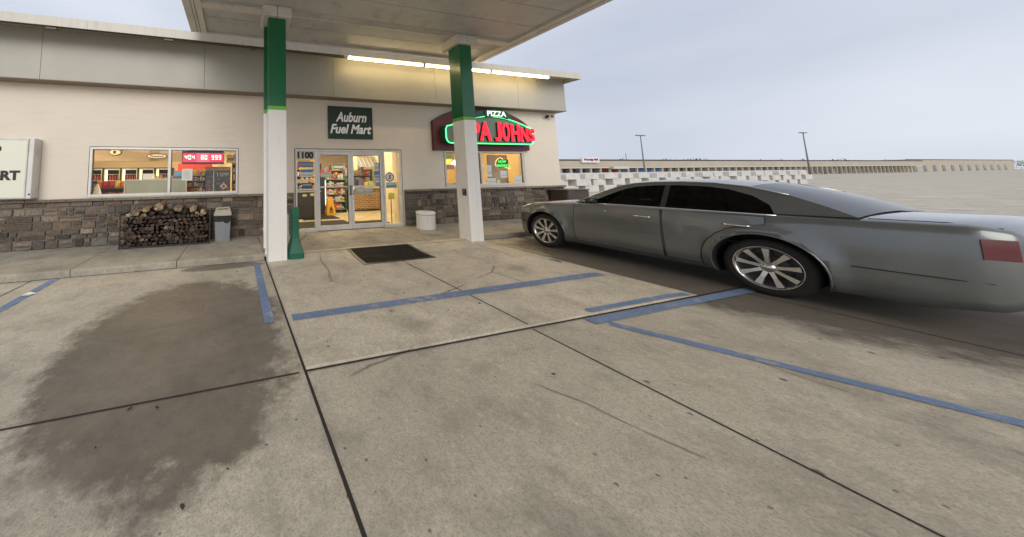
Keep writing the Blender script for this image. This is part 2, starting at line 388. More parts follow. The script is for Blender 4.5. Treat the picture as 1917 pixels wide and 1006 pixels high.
# roughly laid ledgestone veneer: real stones
M_stone = attr_mat('ledgestone veneer', .85, 18, .5, .8, .02)
M_mort = weathered('veneer mortar', (.17, .145, .12), (.21, .18, .15), 20, .9, False, .3, .3)
def stone_run(x0, x1, name):
    st = MB(); z = .0; rows = []
    while z < .985:
        h = rnd.choice((.09, .12, .14, .165, .19)); h = min(h, .99 - z)
        if .99 - z - h < .05: h = .99 - z
        rows.append((z, h)); z += h
        if z > .985: break
    pal = [(.19, .145, .108), (.23, .175, .13), (.155, .125, .10), (.26, .205, .15), (.17, .16, .145), (.21, .155, .115), (.125, .105, .09), (.29, .235, .175)]
    for (z, h) in rows:
        x = x0
        while x < x1 - .01:
            L = rnd.choice((.13, .19, .26, .34, .44)) * rnd.uniform(.85, 1.15); L = min(L, x1 - x)
            if x1 - x - L < .1: L = x1 - x
            sub = [(z, h)] if h < .13 or rnd.random() < .5 else [(z, h * .45), (z + h * .45, h * .55)]
            for (zz, hh) in sub:
                c = rnd.choice(pal); k = rnd.uniform(.6, 1.35); c = tuple(q * k * .84 for q in c)
                d = rnd.uniform(.042, .07); g_ = .006; j = lambda: rnd.uniform(-.006, .006)
                a, b, e, f_ = x + g_, x + L - g_, zz + g_, zz + hh - g_
                A = [(a + j(), -.02, e), (b + j(), -.02, e), (b + j(), -.02, f_), (a + j(), -.02, f_)]
                i = .012; F = [(a + i + j(), -d + j(), e + i), ((a + b) / 2, -d - .006 + j(), e + i + j() * .5), (b - i + j(), -d + j(), e + i), (b - i + j(), -d + j(), f_ - i), ((a + b) / 2, -d - .006 + j(), f_ - i + j() * .5), (a + i + j(), -d + j(), f_ - i)]
                st.add(A + F, [(4, 5, 8, 9), (5, 6, 7, 8), (0, 1, 6, 5, 4), (1, 2, 7, 6), (2, 3, 9, 8, 7), (3, 0, 4, 9)], c)
            x += L
    st.build(name, M_stone, store)
    bk = MB(); bk.box(x0, x1, -.03, -.004, 0.002, .99); bk.build('mortar_bed', M_mort, store)
for a, b in ((X0, 1.46), (4.76, 11.03)): stone_run(a, b, 'stone_base')
for a, b in ((X0, 1.46), (4.76, 11.06)):
    x = a; cp = MB()
    while x < b - .01:
        L = min(rnd.uniform(.5, .9), b - x); t_ = rnd.uniform(.8, 1.1)
        k = rnd.uniform(.8, 1.15); cp.box(x + .003, x + L - .003, -.11 + rnd.uniform(-.008, .008), -.003, .985, 1.045, (.24 * k, .20 * k, .155 * k), bev=.01); x += L
    cp.build('stone_cap', M_stone, store)
# lower fascia of metal panels with seams, soffit under it, roof edge
fa = MB(); seams = [X0, -10.7, -7.4, -4.09, -.785, 2.53, 5.80, 9.00, 11.11]
for a, b in zip(seams, seams[1:]): fa.box(a + .004, b - .004, -.30, -.27, 3.616, 4.73)
fa.box(11.08, 11.11, -.265, 12, 3.616, 4.73)
fa.build('fascia_panel', M_fascia, store)
box('fascia_backing', (X0, 11.075, -.266, -.2, 3.63, 4.72), M_dark, store)
MB().box(X0, 11.11, -.312, .0, 3.600, 3.616).box(10.985, 11.11, .0, 12, 3.600, 3.616).build('fascia_drip', weathered('brown drip trim', (.22, .165, .12), (.27, .21, .155), 2, .6, True, 0, .3), store)
rf = MB(); rse = [X0, -9.4, -6.2, -3.05, .11, 3.27, 6.4, 9.0, 11.17]
for a, b in zip(rse, rse[1:]): rf.box(a + .002, b - .002, -.80, -.78, 4.595, 4.79)
rf.box(11.15, 11.17, -.78, 12, 4.595, 4.79); rf.build('roof_edge', M_roof, store)
MB().box(X0, 11.149, -.779, 12, 4.765, 4.787).build('roof_deck', M_roof, store)
MB().box(X0, 11.149, -.779, -.02, 4.735, 4.76).build('roof_soffit', weathered('roof soffit metal', (.50, .46, .38), (.56, .52, .44), 1, .5, False, 0, .3), store)
cn = MB(); cn.tube([(X0, -.73, 4.565), (2.72, -.73, 4.565)], .016, 6)
cn.box(X0, 2.7, -.775, -.70, 4.60, 4.734)
for x in (-8, -5.9, -3.7, -1.5, .35): cn.box(x - .09, x + .09, -.76, -.69, 4.545, 4.585)
cn.build('light_rail', mat('grimy rail metal', (.12, .105, .09), .5, metal=.4), store)
# interior shell
M_iwall = weathered('cream interior wall', (.74, .63, .44), (.80, .69, .50), 1, .8, False, 0, .1)
M_iflr = mat('vinyl floor tiles', (.5, .42, .28), .35); b = NB(M_iflr)
ck = b.n('TexChecker'); ck.inputs['Scale'].default_value = 3.3; ck.inputs['Color1'].default_value = (.62, .54, .38, 1); ck.inputs['Color2'].default_value = (.56, .48, .33, 1); b.l(b.pos(), ck.inputs['Vector']); b.col(ck.outputs[0])
box('interior_floor', (X0 + .1, 10.9, .03, 11.9, -.1, .004), M_iflr, store)
box('interior_ceiling', (X0 + .1, 10.95, .21, 11.9, 2.95, 3.0), weathered('ceiling tile', (.76, .70, .58), (.8, .74, .62), 3, .9, False, 0, .05), store)
iw = MB(); iw.box(-7.0, 5.95, 7.6, 7.7, .004, 2.95).box(-7.05, -6.95, .2, 7.6, .004, 2.95).box(5.95, 6.05, .2, 7.7, .004, 2.95).box(6.05, 10.9, 4.0, 4.1, .004, 2.95)
iw.build('interior_wall', M_iwall, store)
iw = MB(); iw.box(6.06, 6.09, .25, 3.99, .01, 2.94).box(10.80, 10.85, .25, 3.99, .01, 2.94).box(6.09, 10.8, 3.95, 3.99, .01, 2.94)
iw.build('shop_partition', weathered('mustard painted wall', (.46, .33, .13), (.52, .38, .16), 1, .8, False, 0, .1), store)
box('ceiling_bulkhead', (-6.9, -.6, 4.0, 4.3, 2.12, 2.94), weathered('pink beige bulkhead', (.60, .50, .42), (.66, .55, .46), 2, .8, False, 0, .1), store)
box('bulkhead_post', (-3.05, -2.75, 4.0 - .05, 4.0 - .003, 2.12, 2.94), mat('ochre trim', (.42, .30, .08), .6), store)
box('interior_column', (4.86, 5.12, .5, .76, .004, 2.94), M_iwall, store)

# windows: frame > glass pane
def window(x0, x1, z0, z1, mull, name='window'):
    fr = MB(); t = .05; y0, y1 = -.012, .06
    fr.box(x0, x1, y0, y1, z1 - t, z1).box(x0, x1, y0 - .012, y1, z0, z0 + t + .01)
    for a in (x0, x1 - t): fr.box(a, a + t, y0 + .001, y1 - .001, z0 + t + .01, z1 - t)
    for q in mull: fr.box(q - .03, q + .03, y0 + .001, y1 - .001, z0 + t + .01, z1 - t)
    o_ = fr.build(name, M_alu, store)
    gs = MB(); ed = [x0 + t] + [v for q in mull for v in (q - .03, q + .03)] + [x1 - t]
    for a, b in zip(ed[::2], ed[1::2]):
        gs.box(a, a + .012, y1 - .03, y1 - .002, z0 + t + .01, z1 - t).box(b - .012, b, y1 - .03, y1 - .002, z0 + t + .01, z1 - t).box(a + .012, b - .012, y1 - .03, y1 - .002, z1 - t - .012, z1 - t)
    gs.build('gasket', M_dark, o_)
    for a, b in zip(ed[::2], ed[1::2]):
        MB().add([(a, .02, z0 + t), (b, .02, z0 + t), (b, .02, z1 - t), (a, .02, z1 - t)], [(0, 1, 2, 3)]).build('pane', M_glass, o_)
    MB().box(x0 - .012, x1 + .012, -.006, -.001, z1, z1 + .014).box(x0 - .014, x0, -.006, -.001, z0, z1).box(x1, x1 + .014, -.006, -.001, z0, z1).build('caulk_line', M_dark, o_)
window(-3.21, .03, 1.07, 2.20, [-1.56]); window(6.22, 9.38, 1.10, 2.205, [7.62])
# entrance: frame, side lights, two doors with handles
en = MB(); y0, y1 = -.015, .09
en.box(1.515, 4.705, y0, y1, 2.155, 2.205)
for a, b in ((1.515, 1.56), (2.055, 2.115), (4.10, 4.16), (4.65, 4.705)): en.box(a, b, y0 + .001, y1, 0.001, 2.155)
en.box(1.56, 2.055, y0 + .002, y1, .001, .085).box(4.16, 4.65, y0 + .002, y1, .001, .085)
en.box(1.56, 2.055, y0 + .006, y1 - .01, 1.095, 1.125)
en_o = en.build('entrance_frame', M_alu, store)
MB().box(1.50, 4.72, -.02, -.0155, 2.205, 2.222).box(1.495, 1.514, -.006, -.001, 0, 2.205).box(4.706, 4.725, -.006, -.001, 0, 2.205).box(2.115, 4.1, .0, .07, .0, .012).build('caulk_line', M_dark, en_o)
for a, b in ((1.56, 2.055), (4.16, 4.65)):
    MB().add([(a, .04, .085), (b, .04, .085), (b, .04, 2.155), (a, .04, 2.155)], [(0, 1, 2, 3)]).build('pane', M_glass, en_o)
for i, (a, b) in enumerate(((2.122, 3.103), (3.113, 4.094))):
    d = MB(); s1 = .075
    d.box(a, b, .005, .055, 2.06, 2.148).box(a, b, .005, .055, .012, .135)
    d.box(a, a + s1, .006, .054, .135, 2.06).box(b - s1, b, .006, .054, .135, 2.06)
    do = d.build('door', M_alu, store)
    MB().add([(a + s1, .03, .135), (b - s1, .03, .135), (b - s1, .03, 2.06), (a + s1, .03, 2.06)], [(0, 1, 2, 3)]).build('pane', M_glass, do)
    MB().box(a + s1, b - s1, .058, .068, 2.05, 2.062).box(a + s1, a + s1 + .014, .04, .052, .135, 2.05).box(b - s1 - .014, b - s1, .04, .052, .135, 2.05).build('gasket', M_dark, do)
    MB().box(a + s1, b - s1, .06, .085, 1.15, 1.19).build('push_bar', M_alu, do)
    hx = b - .035 if i == 0 else a + .04
    h = MB(); h.tube([(hx, .006, .95), (hx, -.05, .95), (hx, -.055, .97), (hx, -.055, 1.17), (hx, -.05, 1.19), (hx, .006, 1.19)], .016, 8)
    if i: h.lathe([(0, -.012), (.02, -.012), (.022, .004)], 12, (hx, 0, .83), 'y')
    h.build('handle', M_black if i == 0 else mat('polished handle', (.75, .74, .72), .2, metal=.9), do)
M_paper = mat('white paper', (.78, .77, .72), .7)
# house number on the side light
hn = thing('house_number', 'black 1100 numerals on a white plate atop the left side light', 'number sign', (1.8, .02, 1.93))
box('plate', (1.562, 2.05, .030, .036, 1.93, 2.15), mat('number backing', (.62, .56, .45), .7), hn)
text('numerals', '1100', 1.585, 2.03, 1.95, 2.14, .029, M_black, hn, .004, 0, .06)

# ------------------------------------------------------------------ fluorescent tubes under the roof edge
M_tube = glow('fluorescent tube', (1., .76, .38), 17)
tl = None
for i, x in enumerate((2.78, 5.13, 7.48)):
    if tl is None:
        tl = thing('tube_light', 'x', 'tube light', (x, -.735, 4.56), 'tube lights under the roof edge')
        MB().tube([(x + .026, -.735, 4.557), (x + 2.289, -.735, 4.557)], .028, 10).build('tube', M_tube, tl)
        for xe in (x, x + 2.29): MB().box(xe, xe + .025, -.765, -.705, 4.53, 4.59).build('end_cap', M_canrim, tl)
        MB().box(x, x + 2.31, -.765, -.70, 4.592, 4.734).build('batten', M_canrim, tl); t_ = tl
    else:
        t_ = tl.copy(); COL.objects.link(t_); t_.location.x = x
        for ch in list(tl.children): c_ = ch.copy(); COL.objects.link(c_); c_.parent = t_
    t_['label'] = ('lit fluorescent tube under the roof edge nearest the dark green sign', 'lit fluorescent tube under the roof edge partly behind the right pillar', 'lit fluorescent tube under the roof edge nearest the building corner')[i]

# ------------------------------------------------------------------ canopy with its columns
can = thing('fuel_canopy', 'large flat metal canopy on two green and white columns before the entrance', 'canopy', (3.0, -5, 4.8))
CZ = 4.645
dk = MB(); y = -1.10
while y > -9.8: dk.box(-.66, 6.44, y - .593, y, CZ + .05, CZ + .08); y -= .605
dk.build('deck', M_canopy, can)
box('deck_backing', (-.66, 6.44, -9.9, -1.10, CZ + .085, CZ + .12), M_dark, can)
rm = MB()
for a, b in ((-.99, -.665), (6.445, 6.76)):
    s = 1 if a < 0 else -1
    rm.box(a, b, -10, -1.075, CZ, CZ + .5)
rm.box(-.664, 6.444, -10, -9.9, CZ, CZ + .5).box(-.664, 6.444, -1.09, -1.075, CZ + .002, CZ + .45)
rm.build('rim', M_canrim, can)
for x in (-.996, 6.744):
    rl = MB(); rl.box(x, x + .022, -10, -1.08, CZ + .06, CZ + .075).box(x, x + .022, -10, -1.08, CZ + .2, CZ + .21); rl.build('rim_bead', M_dark, can)
for x in (-.79, -.85, 6.6): MB().box(x, x + .008, -9.9, -1.1, CZ - .004, CZ + .01).build('rim_bead', M_dark, can)
for x0, x1 in ((-.664, .45), (5.43, 6.444)): box('cross_beam', (x0, x1, -2.22, -2.06, CZ + .003, CZ + .049), M_canrim, can)
box('cross_beam', (1.0, 4.86, -2.12, -2.08, CZ + .035, CZ + .049), M_canrim, can)
def column(cx, dx, left):
    xa, xb = cx, cx + .335; yf, yb = -2.30, -1.96
    if not left: yf, yb = -2.19, -1.84
    zb = slab_z(cx + .1, yf) - .05
    col_ = MB().box(xa, xb, yf, yb, zb, 2.70, bev=.006).build('column', M_white, can)
    MB().box(xa - .002, xb + .002, yf - .002, yb + .002, 2.70, 2.772, bev=.004).build('lime_band', M_lime, col_)
    MB().box(xa, xb, yf, yb, 2.772, CZ - .12, bev=.006).build('green_upper', M_green, col_)
    c = MB(); c.box(xa - .11, cx + .165, yf - .08, yb + .12, CZ - .16, CZ + .049, bev=.02)
    c.build('collar', M_canrim, col_); MB().box(cx + .169, xb + .11, yf - .08, yb + .12, CZ - .16, CZ + .049, bev=.02).build('collar', M_canrim, col_)
    if left:
        d = MB(); d.box(xa - .05, xa + .05, yb + .012, yb + .10, .12, 2.70, bev=.008)
        d.tube([(xa + .02, yb + .055, .14), (xa + .02, yb + .03, .05), (xa, yb - .02, .0)], .045, 10); d.box(xa - .057, xa + .057, yb + .008, yb + .108, .45, .49)
        d.box(xa - .057, xa + .057, yb + .008, yb + .108, 1.95, 1.98); d.build('downspout', M_white, col_)
        MB().box(xa - .051, xa + .051, yb + .011, yb + .101, 2.702, 2.775).build('lime_band', M_lime, col_)
        MB().box(xa - .05, xa + .05, yb + .012, yb + .10, 2.777, CZ - .17).build('green_downspout', M_green, col_)
    else:
        MB().box(xa - .02, xa - .001, yf + .06, yf + .16, .98, 1.13, bev=.004).build('outlet_box', M_black, col_)
        MB().box(xa - .026, xa - .021, yf + .08, yf + .14, 1.07, 1.11).build('outlet_cover', mat('grey cover', (.12, .12, .12), .4), col_); MB().box(xa - .026, xa - .021, yf + .08, yf + .14, 1.0, 1.04).build('outlet_cover', mat('grey cover', (.12, .12, .12), .4), col_)
    return col_
column(.555, 0, True); column(4.99, 0, False)

# ------------------------------------------------------------------ green bollard guard, white box, mat, planter, bins
bo = thing('pillar_bollard', 'dark green flared plastic bollard guard beside the left white pillar', 'bollard', (1.06, -2.15, slab_z(1.06, -2.15)))
bz = slab_z(1.06, -2.2) - .01
def ring(w_, d_, z): return [(1.06 - w_, -2.15 - d_, z), (1.06 + w_, -2.15 - d_, z), (1.06 + w_, -2.15 + d_, z), (1.06 - w_, -2.15 + d_, z)]
prof = [(.145, bz), (.145, bz + .10), (.138, bz + .12), (.115, bz + .20), (.09, bz + .28), (.076, bz + .36), (.070, bz + .44), (.070, .70), (.080, .715), (.080, .84), (.064, .885)]
bb = MB(); V = []; ch = .22
for w_, z in prof:
    c2 = w_ * (1 - ch)
    V += [(1.06 + a, -2.15 + b_, z) for a, b_ in ((-c2, -w_), (c2, -w_), (w_, -c2), (w_, c2), (c2, w_), (-c2, w_), (-w_, c2), (-w_, -c2))]
F = [(i * 8 + k, i * 8 + (k + 1) % 8, (i + 1) * 8 + (k + 1) % 8, (i + 1) * 8 + k) for i in range(len(prof) - 1) for k in range(8)] + [tuple(range((len(prof) - 1) * 8, len(prof) * 8))]
bb.add(V, F).build('guard', M_bgreen, bo)
o = MB().box(.90, 1.01, -1.80, -1.74, .27, .71, bev=.01).build('white_box', M_wplas)
tag(o, 'small white box behind the green bollard beside the left pillar', 'box')
MB().box(.94, .97, -1.79, -1.75, 0.0, .28).build('stake', M_wplas, o).parent = o
mt = MB(); C4 = [(2.139, -1.99), (2.106, -2.885), (3.537, -2.87), (3.53, -2.01)]
def quadgrid(C, n, inset, lift):
    V = []
    for j in range(n + 1):
        for i in range(n + 1):
            u = inset + (1 - 2 * inset) * i / n; v = inset + (1 - 2 * inset) * j / n
            a = Vector(C[0]) * (1 - u) + Vector(C[3]) * u; b_ = Vector(C[1]) * (1 - u) + Vector(C[2]) * u; q = a * (1 - v) + b_ * v
            V.append((q.x, q.y, slab_z(q.x, q.y) + lift))
    return V, [(j * (n + 1) + i, j * (n + 1) + i + 1, (j + 1) * (n + 1) + i + 1, (j + 1) * (n + 1) + i) for j in range(n) for i in range(n)]
m_rub = mat('black rubber', (.05, .045, .04), .4); M_pile = mat('brown mat pile', (.035, .028, .022), .85, spec=.15); b = NB(M_pile)
b.col(b.ramp(b.noise(b.pos(), 6, 8, .7), [(.3, (.010, .008, .007)), (.75, (.03, .026, .02))])); wv = b.n('TexWave'); wv.inputs['Scale'].default_value = 12; b.l(b.pos(), wv.inputs['Vector']); b.bump(wv.outputs[1], .4, .01)
md = thing('door_mat', 'dark rubber door mat lying on the concrete before the entrance', 'mat', (2.83, -2.45, -.03))
V, F = quadgrid(C4, 12, 0, .010); mt.add(V, F)
V2, F2 = quadgrid(C4, 12, 0, .001); 
o1 = len(mt.v); mt.add(V2, [])
for a in range(12):
    for e in ((a, a + 1), (156 + a, 157 + a), (a * 13, a * 13 + 13), (a * 13 + 12, a * 13 + 25)): mt.f.append([e[0], e[1], e[1] + o1, e[0] + o1]); mt.c.append(None); mt.sm.append(False)
mt.build('rubber_border', m_rub, md); V, F = quadgrid(C4, 12, .045, .014); MB().add(V, F).build('mat_pile', M_pile, md)

pl = thing('round_planter', 'squat white round tub on the walkway right of the doors', 'planter', (5.0, -.62, 0))
MB().lathe([(.0, .0), (.235, .0), (.245, .02), (.245, .40), (.255, .42), (.255, .455), (.235, .47), (.20, .46), (0, .45)], 36, (5.0, -.62, 0)).build('tub', M_wplas, pl)
MB().lathe([(.246, .385), (.252, .39), (.252, .40), (.246, .405)], 36, (5.0, -.62, 0)).build('lid_seam', mat('tub seam', (.4, .39, .37), .6), pl)

tb = thing('trash_bin', 'grey plastic trash bin with cream lid beside the firewood', 'trash bin', (-.3, -.35, 0))
V = []
for (hw, hd, z) in ((.155, .13, .003), (.175, .15, .50)): V += [(-.30 - hw, -.36 - hd, z), (-.30 + hw, -.36 - hd, z), (-.30 + hw, -.36 + hd, z), (-.30 - hw, -.36 + hd, z)]
MB().add(V, [(0, 3, 2, 1), (0, 1, 5, 4), (1, 2, 6, 5), (2, 3, 7, 6), (3, 0, 4, 7), (4, 5, 6, 7)]).build('bin_body', weathered('grey bin plastic', (.21, .225, .24), (.25, .265, .28), 4, .5, True, .05, .3), tb)
bg = MB(); rr = []
for k in range(24):
    a = k / 24 * 4; s_, f_ = int(a), a - int(a); h_ = .185; d_ = .16
    P4 = [(-h_, -d_), (h_, -d_), (h_, d_), (-h_, d_)]; p0, p1 = P4[s_ % 4], P4[(s_ + 1) % 4]
    rr.append((-.30 + p0[0] + (p1[0] - p0[0]) * f_, -.36 + p0[1] + (p1[1] - p0[1]) * f_))
V = [(x, y_, .49 - rnd.uniform(0, .07)) for x, y_ in rr] + [(x, y_, .60) for x, y_ in rr]
bg.add(V, [(k, (k + 1) % 24, 24 + (k + 1) % 24, 24 + k) for k in range(24)]); bg.build('bin_bag', mat('black bag plastic', (.012, .012, .012), .25), tb)
V = []
for (hw, hd, z, dy) in ((.195, .175, .595, 0), (.195, .175, .625, 0), (.15, .10, .765, .04)): V += [(-.30 - hw, -.36 - hd + dy, z), (-.30 + hw, -.36 - hd + dy, z), (-.30 + hw, -.36 + hd + dy, z), (-.30 - hw, -.36 + hd + dy, z)]
MB().add(V, [(i * 4 + k, i * 4 + (k + 1) % 4, (i + 1) * 4 + (k + 1) % 4, (i + 1) * 4 + k) for i in range(2) for k in range(4)] + [(8, 9, 10, 11), (0, 3, 2, 1)]).build('lid', weathered('cream lid plastic', (.42, .385, .29), (.48, .44, .34), 4, .5, False, .05, .4), tb)
MB().box(-.42, -.18, -.47, -.42, .735, .748).build('lid_slot', M_dark, tb)

gb = thing('brown_cabinet', 'low dark brown metal cabinet at the building corner behind the car', 'cabinet', (10.7, -.5, 0))
MB().box(10.22, 11.15, -.70, -.13, .003, .90, bev=.03).build('case', weathered('dark brown metal', (.045, .032, .026), (.065, .048, .04), 3, .5, False, 0, .3), gb)
MB().box(10.20, 11.17, -.72, -.12, .901, .935, bev=.012).build('top', mat('brown top', (.10, .075, .06), .45), gb)

# ------------------------------------------------------------------ firewood rack and logs
rk = thing('firewood_rack', 'dark metal firewood rack standing against the stone base', 'firewood rack', (-1.45, -.35, 0))
r_ = MB()
for x in (-2.36, -.585):
    r_.box(x, x + .025, -.60, -.575, 0.003, .74).box(x, x + .025, -.16, -.135, .003, .74).box(x, x + .025, -.575, -.16, .70, .725)
r_.box(-2.335, -.585, -.60, -.575, .02, .045).box(-2.335, -.585, -.16, -.135, .02, .045)
for x in (-2.0, -1.45, -.9): r_.box(x, x + .02, -.575, -.16, .02, .04)
r_.build('frame', mat('black rack steel', (.02, .018, .016), .5), rk)
M_bark = attr_mat('split firewood', .9, 22, .55, .8, .015)
WOOD = 'split firewood logs stacked in the rack'
cnt = 0
def log(x, z, r0, kind):
    n = rnd.choice((3, 4, 4, 5, 5, 6)) if kind == 0 else rnd.choice((5, 6, 7)); a0 = rnd.uniform(0, 6.3)
    el = rnd.uniform(.62, 1.0); er = rnd.uniform(-.6, .6)
    P = []
    for k in range(n):
        a = a0 + 2 * math.pi * (k + rnd.uniform(-.22, .22)) / n; q = r0 * rnd.uniform(.85, 1.12); u, v = q * math.cos(a), q * math.sin(a) * el
        P.append((x + u * math.cos(er) - v * math.sin(er), z + u * math.sin(er) + v * math.cos(er)))
    yf = -.575 + rnd.uniform(-.035, .05); yb = -.17 + rnd.uniform(-.03, .02)
    if kind == 0:
        k = rnd.uniform(.4, 1.5); cF = (.078 * k, .052 * k, .038 * k); cB = (.028, .021, .016)
        if rnd.random() < .12: cF = (.14 * k, .12 * k, .10 * k)
    else:
        k = rnd.uniform(.8, 1.25); cF = (.42 * k, .30 * k, .185 * k); cB = (.16 * k, .105 * k, .065 * k)
    mb = MB(); n = len(P); c = (sum(p[0] for p in P) / n, sum(p[1] for p in P) / n)
    tx, tz = rnd.uniform(-.02, .02), rnd.uniform(-.015, .015)
    V = [(p[0], yf + rnd.uniform(-.012, .012), p[1]) for p in P] + [(p[0] + tx, yb, p[1] + tz) for p in P] + [(c[0], yf - .006, c[1])]
    cc = [tuple(v * kk for v in cF) for kk in (rnd.uniform(.6, 1.4) for _ in range(n))]
    if kind: cc = [tuple(v * kk for v in cF) for kk in (rnd.uniform(.4, 1.2) for _ in cc)]
    for i in range(n): mb.add([V[i], V[(i + 1) % n], V[2 * n]], [(0, 1, 2)], cc[i])
    for i in range(n): mb.add([V[i], V[i + n], V[(i + 1) % n + n], V[(i + 1) % n]], [(0, 1, 2, 3)], cB)
    mb.add(V[n:2 * n], [tuple(range(n))], cB)
    return mb.build('firewood_log', M_bark)
z = .085; row = 0
while z < .70:
    x = -2.275 + (row % 2) * .045
    while x < -.63:
        rr_ = rnd.uniform(.042, .072)
        top = .67 + .05 * math.sin(x * 3.1)
        if z < top:
            tag(log(x, z + rnd.uniform(-.008, .008), rr_, 0), 'dark weathered split log in the body of the firewood stack', 'firewood', WOOD)
        x += .098 + rnd.uniform(-.008, .010)
    z += .078; row += 1
tops = [(-2.20, .68, .075), (-2.06, .745, .085), (-1.93, .66, .07), (-1.88, .80, .085), (-1.63, .84, .10), (-1.24, .80, .09), (-.93, .79, .10), (-.72, .70, .08), (-2.02, .62, .06), (-.85, .665, .06)]
tl_ = ['pale split log at the left end of the firewood pile', 'pale split log resting second from left atop the firewood', 'small pale log wedged low between the left top logs', 'tall pale curled log left of the biggest top log', 'biggest and highest pale split log on the firewood pile', 'pale yellow log atop the middle of the firewood pile', 'pale rounded log atop the firewood toward the trash bin', 'pale orange log at the bin end of the firewood top', 'lowest orange split log under the left pale logs', 'small pale log under the pile top near the bin']
for (x, z, r0), lb in zip(tops, tl_): tag(log(x, z, r0, 1), lb, 'firewood', None)
for i, x in enumerate((-1.76, -1.48, -1.38, -1.10, -1.78)):
    tag(log(x, .70 + (i % 2) * .03, .062, 0), 'dark weathered split log in the body of the firewood stack', 'firewood', WOOD)

# ------------------------------------------------------------------ signs on the wall
fs_ = thing('store_sign', 'dark green square sign reading Auburn Fuel Mart above the doors', 'sign', (3.12, -.03, 2.5))
box('board', (2.45, 3.80, -.055, -.003, 2.505, 3.43), mat('sign dark green', (.012, .035, .022), .45), fs_, bev=.006)
M_let = mat('white sign letters', (.92, .92, .90), .5)
text('lettering', 'Auburn', 2.67, 3.61, 2.985, 3.27, -.056, M_let, fs_, .006, .28, .028)
text('lettering', 'Fuel Mart', 2.50, 3.75, 2.65, 2.92, -.056, M_let, fs_, .006, .28, .03)
cb = thing('cabinet_sign', 'white backlit cabinet sign with black letters at the left wall edge', 'sign', (-4.9, -.13, 1.08))
MB().box(-6.6, -4.115, -.25, -.003, 1.08, 2.345, bev=.015).build('cabinet', M_alu, cb)
M_face = mat('cream sign face', (.62, .62, .52), .35, emit=(.9, .93, .75), estr=.12)
box('face', (-6.52, -4.235, -.262, -.251, 1.125, 2.30), M_face, cb)
MB().box(-6.56, -4.20, -.268, -.2505, 2.301, 2.325).box(-6.56, -4.20, -.268, -.2505, 1.10, 1.124).box(-4.234, -4.21, -.268, -.2505, 1.124, 2.301).build('retainer', M_canrim, cb)
text('lettering', 'MART', -5.03, -4.315, 1.47, 1.67, -.263, M_black, cb, .004, 0, .05)
text('lettering', 'FOOD', -5.35, -4.655, 2.03, 2.20, -.263, M_black, cb, .004, 0, .03)
MB().box(-4.16, -4.13, -.262, -.251, 1.16, 1.19).build('latch', M_black, cb)

ps = thing('pizza_sign', 'arched maroon wall sign with red neon lettering and green tube border', 'sign', (7.7, -.1, 2.2))
arc = [(5.80, 2.21), (9.56, 2.235), (9.54, 3.10)]
for i in range(1, 22):
    t = i / 22; x = 9.54 - t * 3.74; arc.append((x, 3.10 + (.56) * math.sin(math.pi * (.0 + t)) ** .8))
arc.append((5.80, 3.12))
MB().prism(arc, 'y', -.10, -.004).build('backboard', mat('maroon board', (.115, .016, .02), .5), ps)
def ring_path(off=0., y=-.30):
    P = []
    def a(x, z): P.append((x, y, z))
    x0, x1, z0 = 6.05 + off, 9.47 - off, 2.395 + off
    for k in range(7): th = math.pi * (1 + k / 12); a(x0 + .17 + .17 * math.cos(th), z0 + .17 + .17 * math.sin(th))
    for k in range(7): th = math.pi * (1.5 + k / 12); a(x1 - .15 + .15 * math.cos(th), z0 + .15 + .15 * math.sin(th))
    a(x1, 2.86 - off)
    for k in range(13): t = k / 12; a(x1 - .08 - t * (x1 - x0 - .25), (2.97 - off) + .34 * math.sin(math.pi * (.0 + t)))
    a(x0 + .05, 2.95 - off); a(x0, 2.85 - off); return P
rp = ring_path()
MB().prism([(p[0], p[2]) for p in rp], 'y', -.30, -.101).build('green_box', mat('sign box green', (.01, .09, .04), .4), ps)
MB().prism([(p[0], p[2]) for p in ring_path(.07)], 'y', -.304, -.3005).build('face', mat('sign grey green face', (.16, .21, .17), .5), ps)
M_ng = glow('green neon', (.10, 1., .30), 2.4)
MB().tube([(p[0], -.325, p[2]) for p in ring_path(.02)], .016, 8, closed=True).build('neon_border', M_ng, ps)
M_rl = glow('red channel letter', (1., .012, .03), 1.9); M_ret = mat('black letter return', (.02, .012, .012), .5)
LT = [('P', 6.40, 6.66, 2.90), ('A', 6.67, 6.97, 2.98), ('P', 6.98, 7.27, 3.06), ('A', 7.27, 7.70, 3.10), ('J', 7.86, 8.11, 3.10), ('O', 8.13, 8.44, 3.09), ('H', 8.50, 8.84, 3.04), ('N', 8.89, 9.19, 2.97), ('S', 9.22, 9.47, 2.93)]
for ch_, a, b_, zt in LT:
    text('letter_return', ch_, a - .012, b_ - .004, 2.492, zt - .005, -.306, M_ret, ps, .055, 0, .035)
    text('letter', ch_, a, b_, 2.505, zt, -.3625, M_rl, ps, .02, 0, .03)
rib = MB(); n = 12; top = []; bot = []
for i in range(n + 1):
    t = i / n; x = 7.52 + t * .90; zz = 3.455 + .06 * math.sin(math.pi * t) - .02 * t; top.append((x, zz)); bot.append((x, zz - .23))
rib.prism(bot + top[::-1], 'y', -.37, -.345)
rib.prism([(7.10, 3.20), (7.50, 3.28), (7.50, 3.46), (7.22, 3.42), (7.18, 3.36), (7.10, 3.36)], 'y', -.344, -.31); rib.prism([(8.45, 3.24), (8.60, 3.19), (8.58, 3.28), (8.62, 3.35), (8.45, 3.42)], 'y', -.344, -.31)
rib.build('ribbon', mat('ribbon green', (.008, .06, .03), .4), ps)
text('ribbon_lettering', 'PIZZA', 7.60, 8.35, 3.285, 3.455, -.371, glow('white lit letters', (.85, 1., .9), .75), ps, .006, 0, .035)

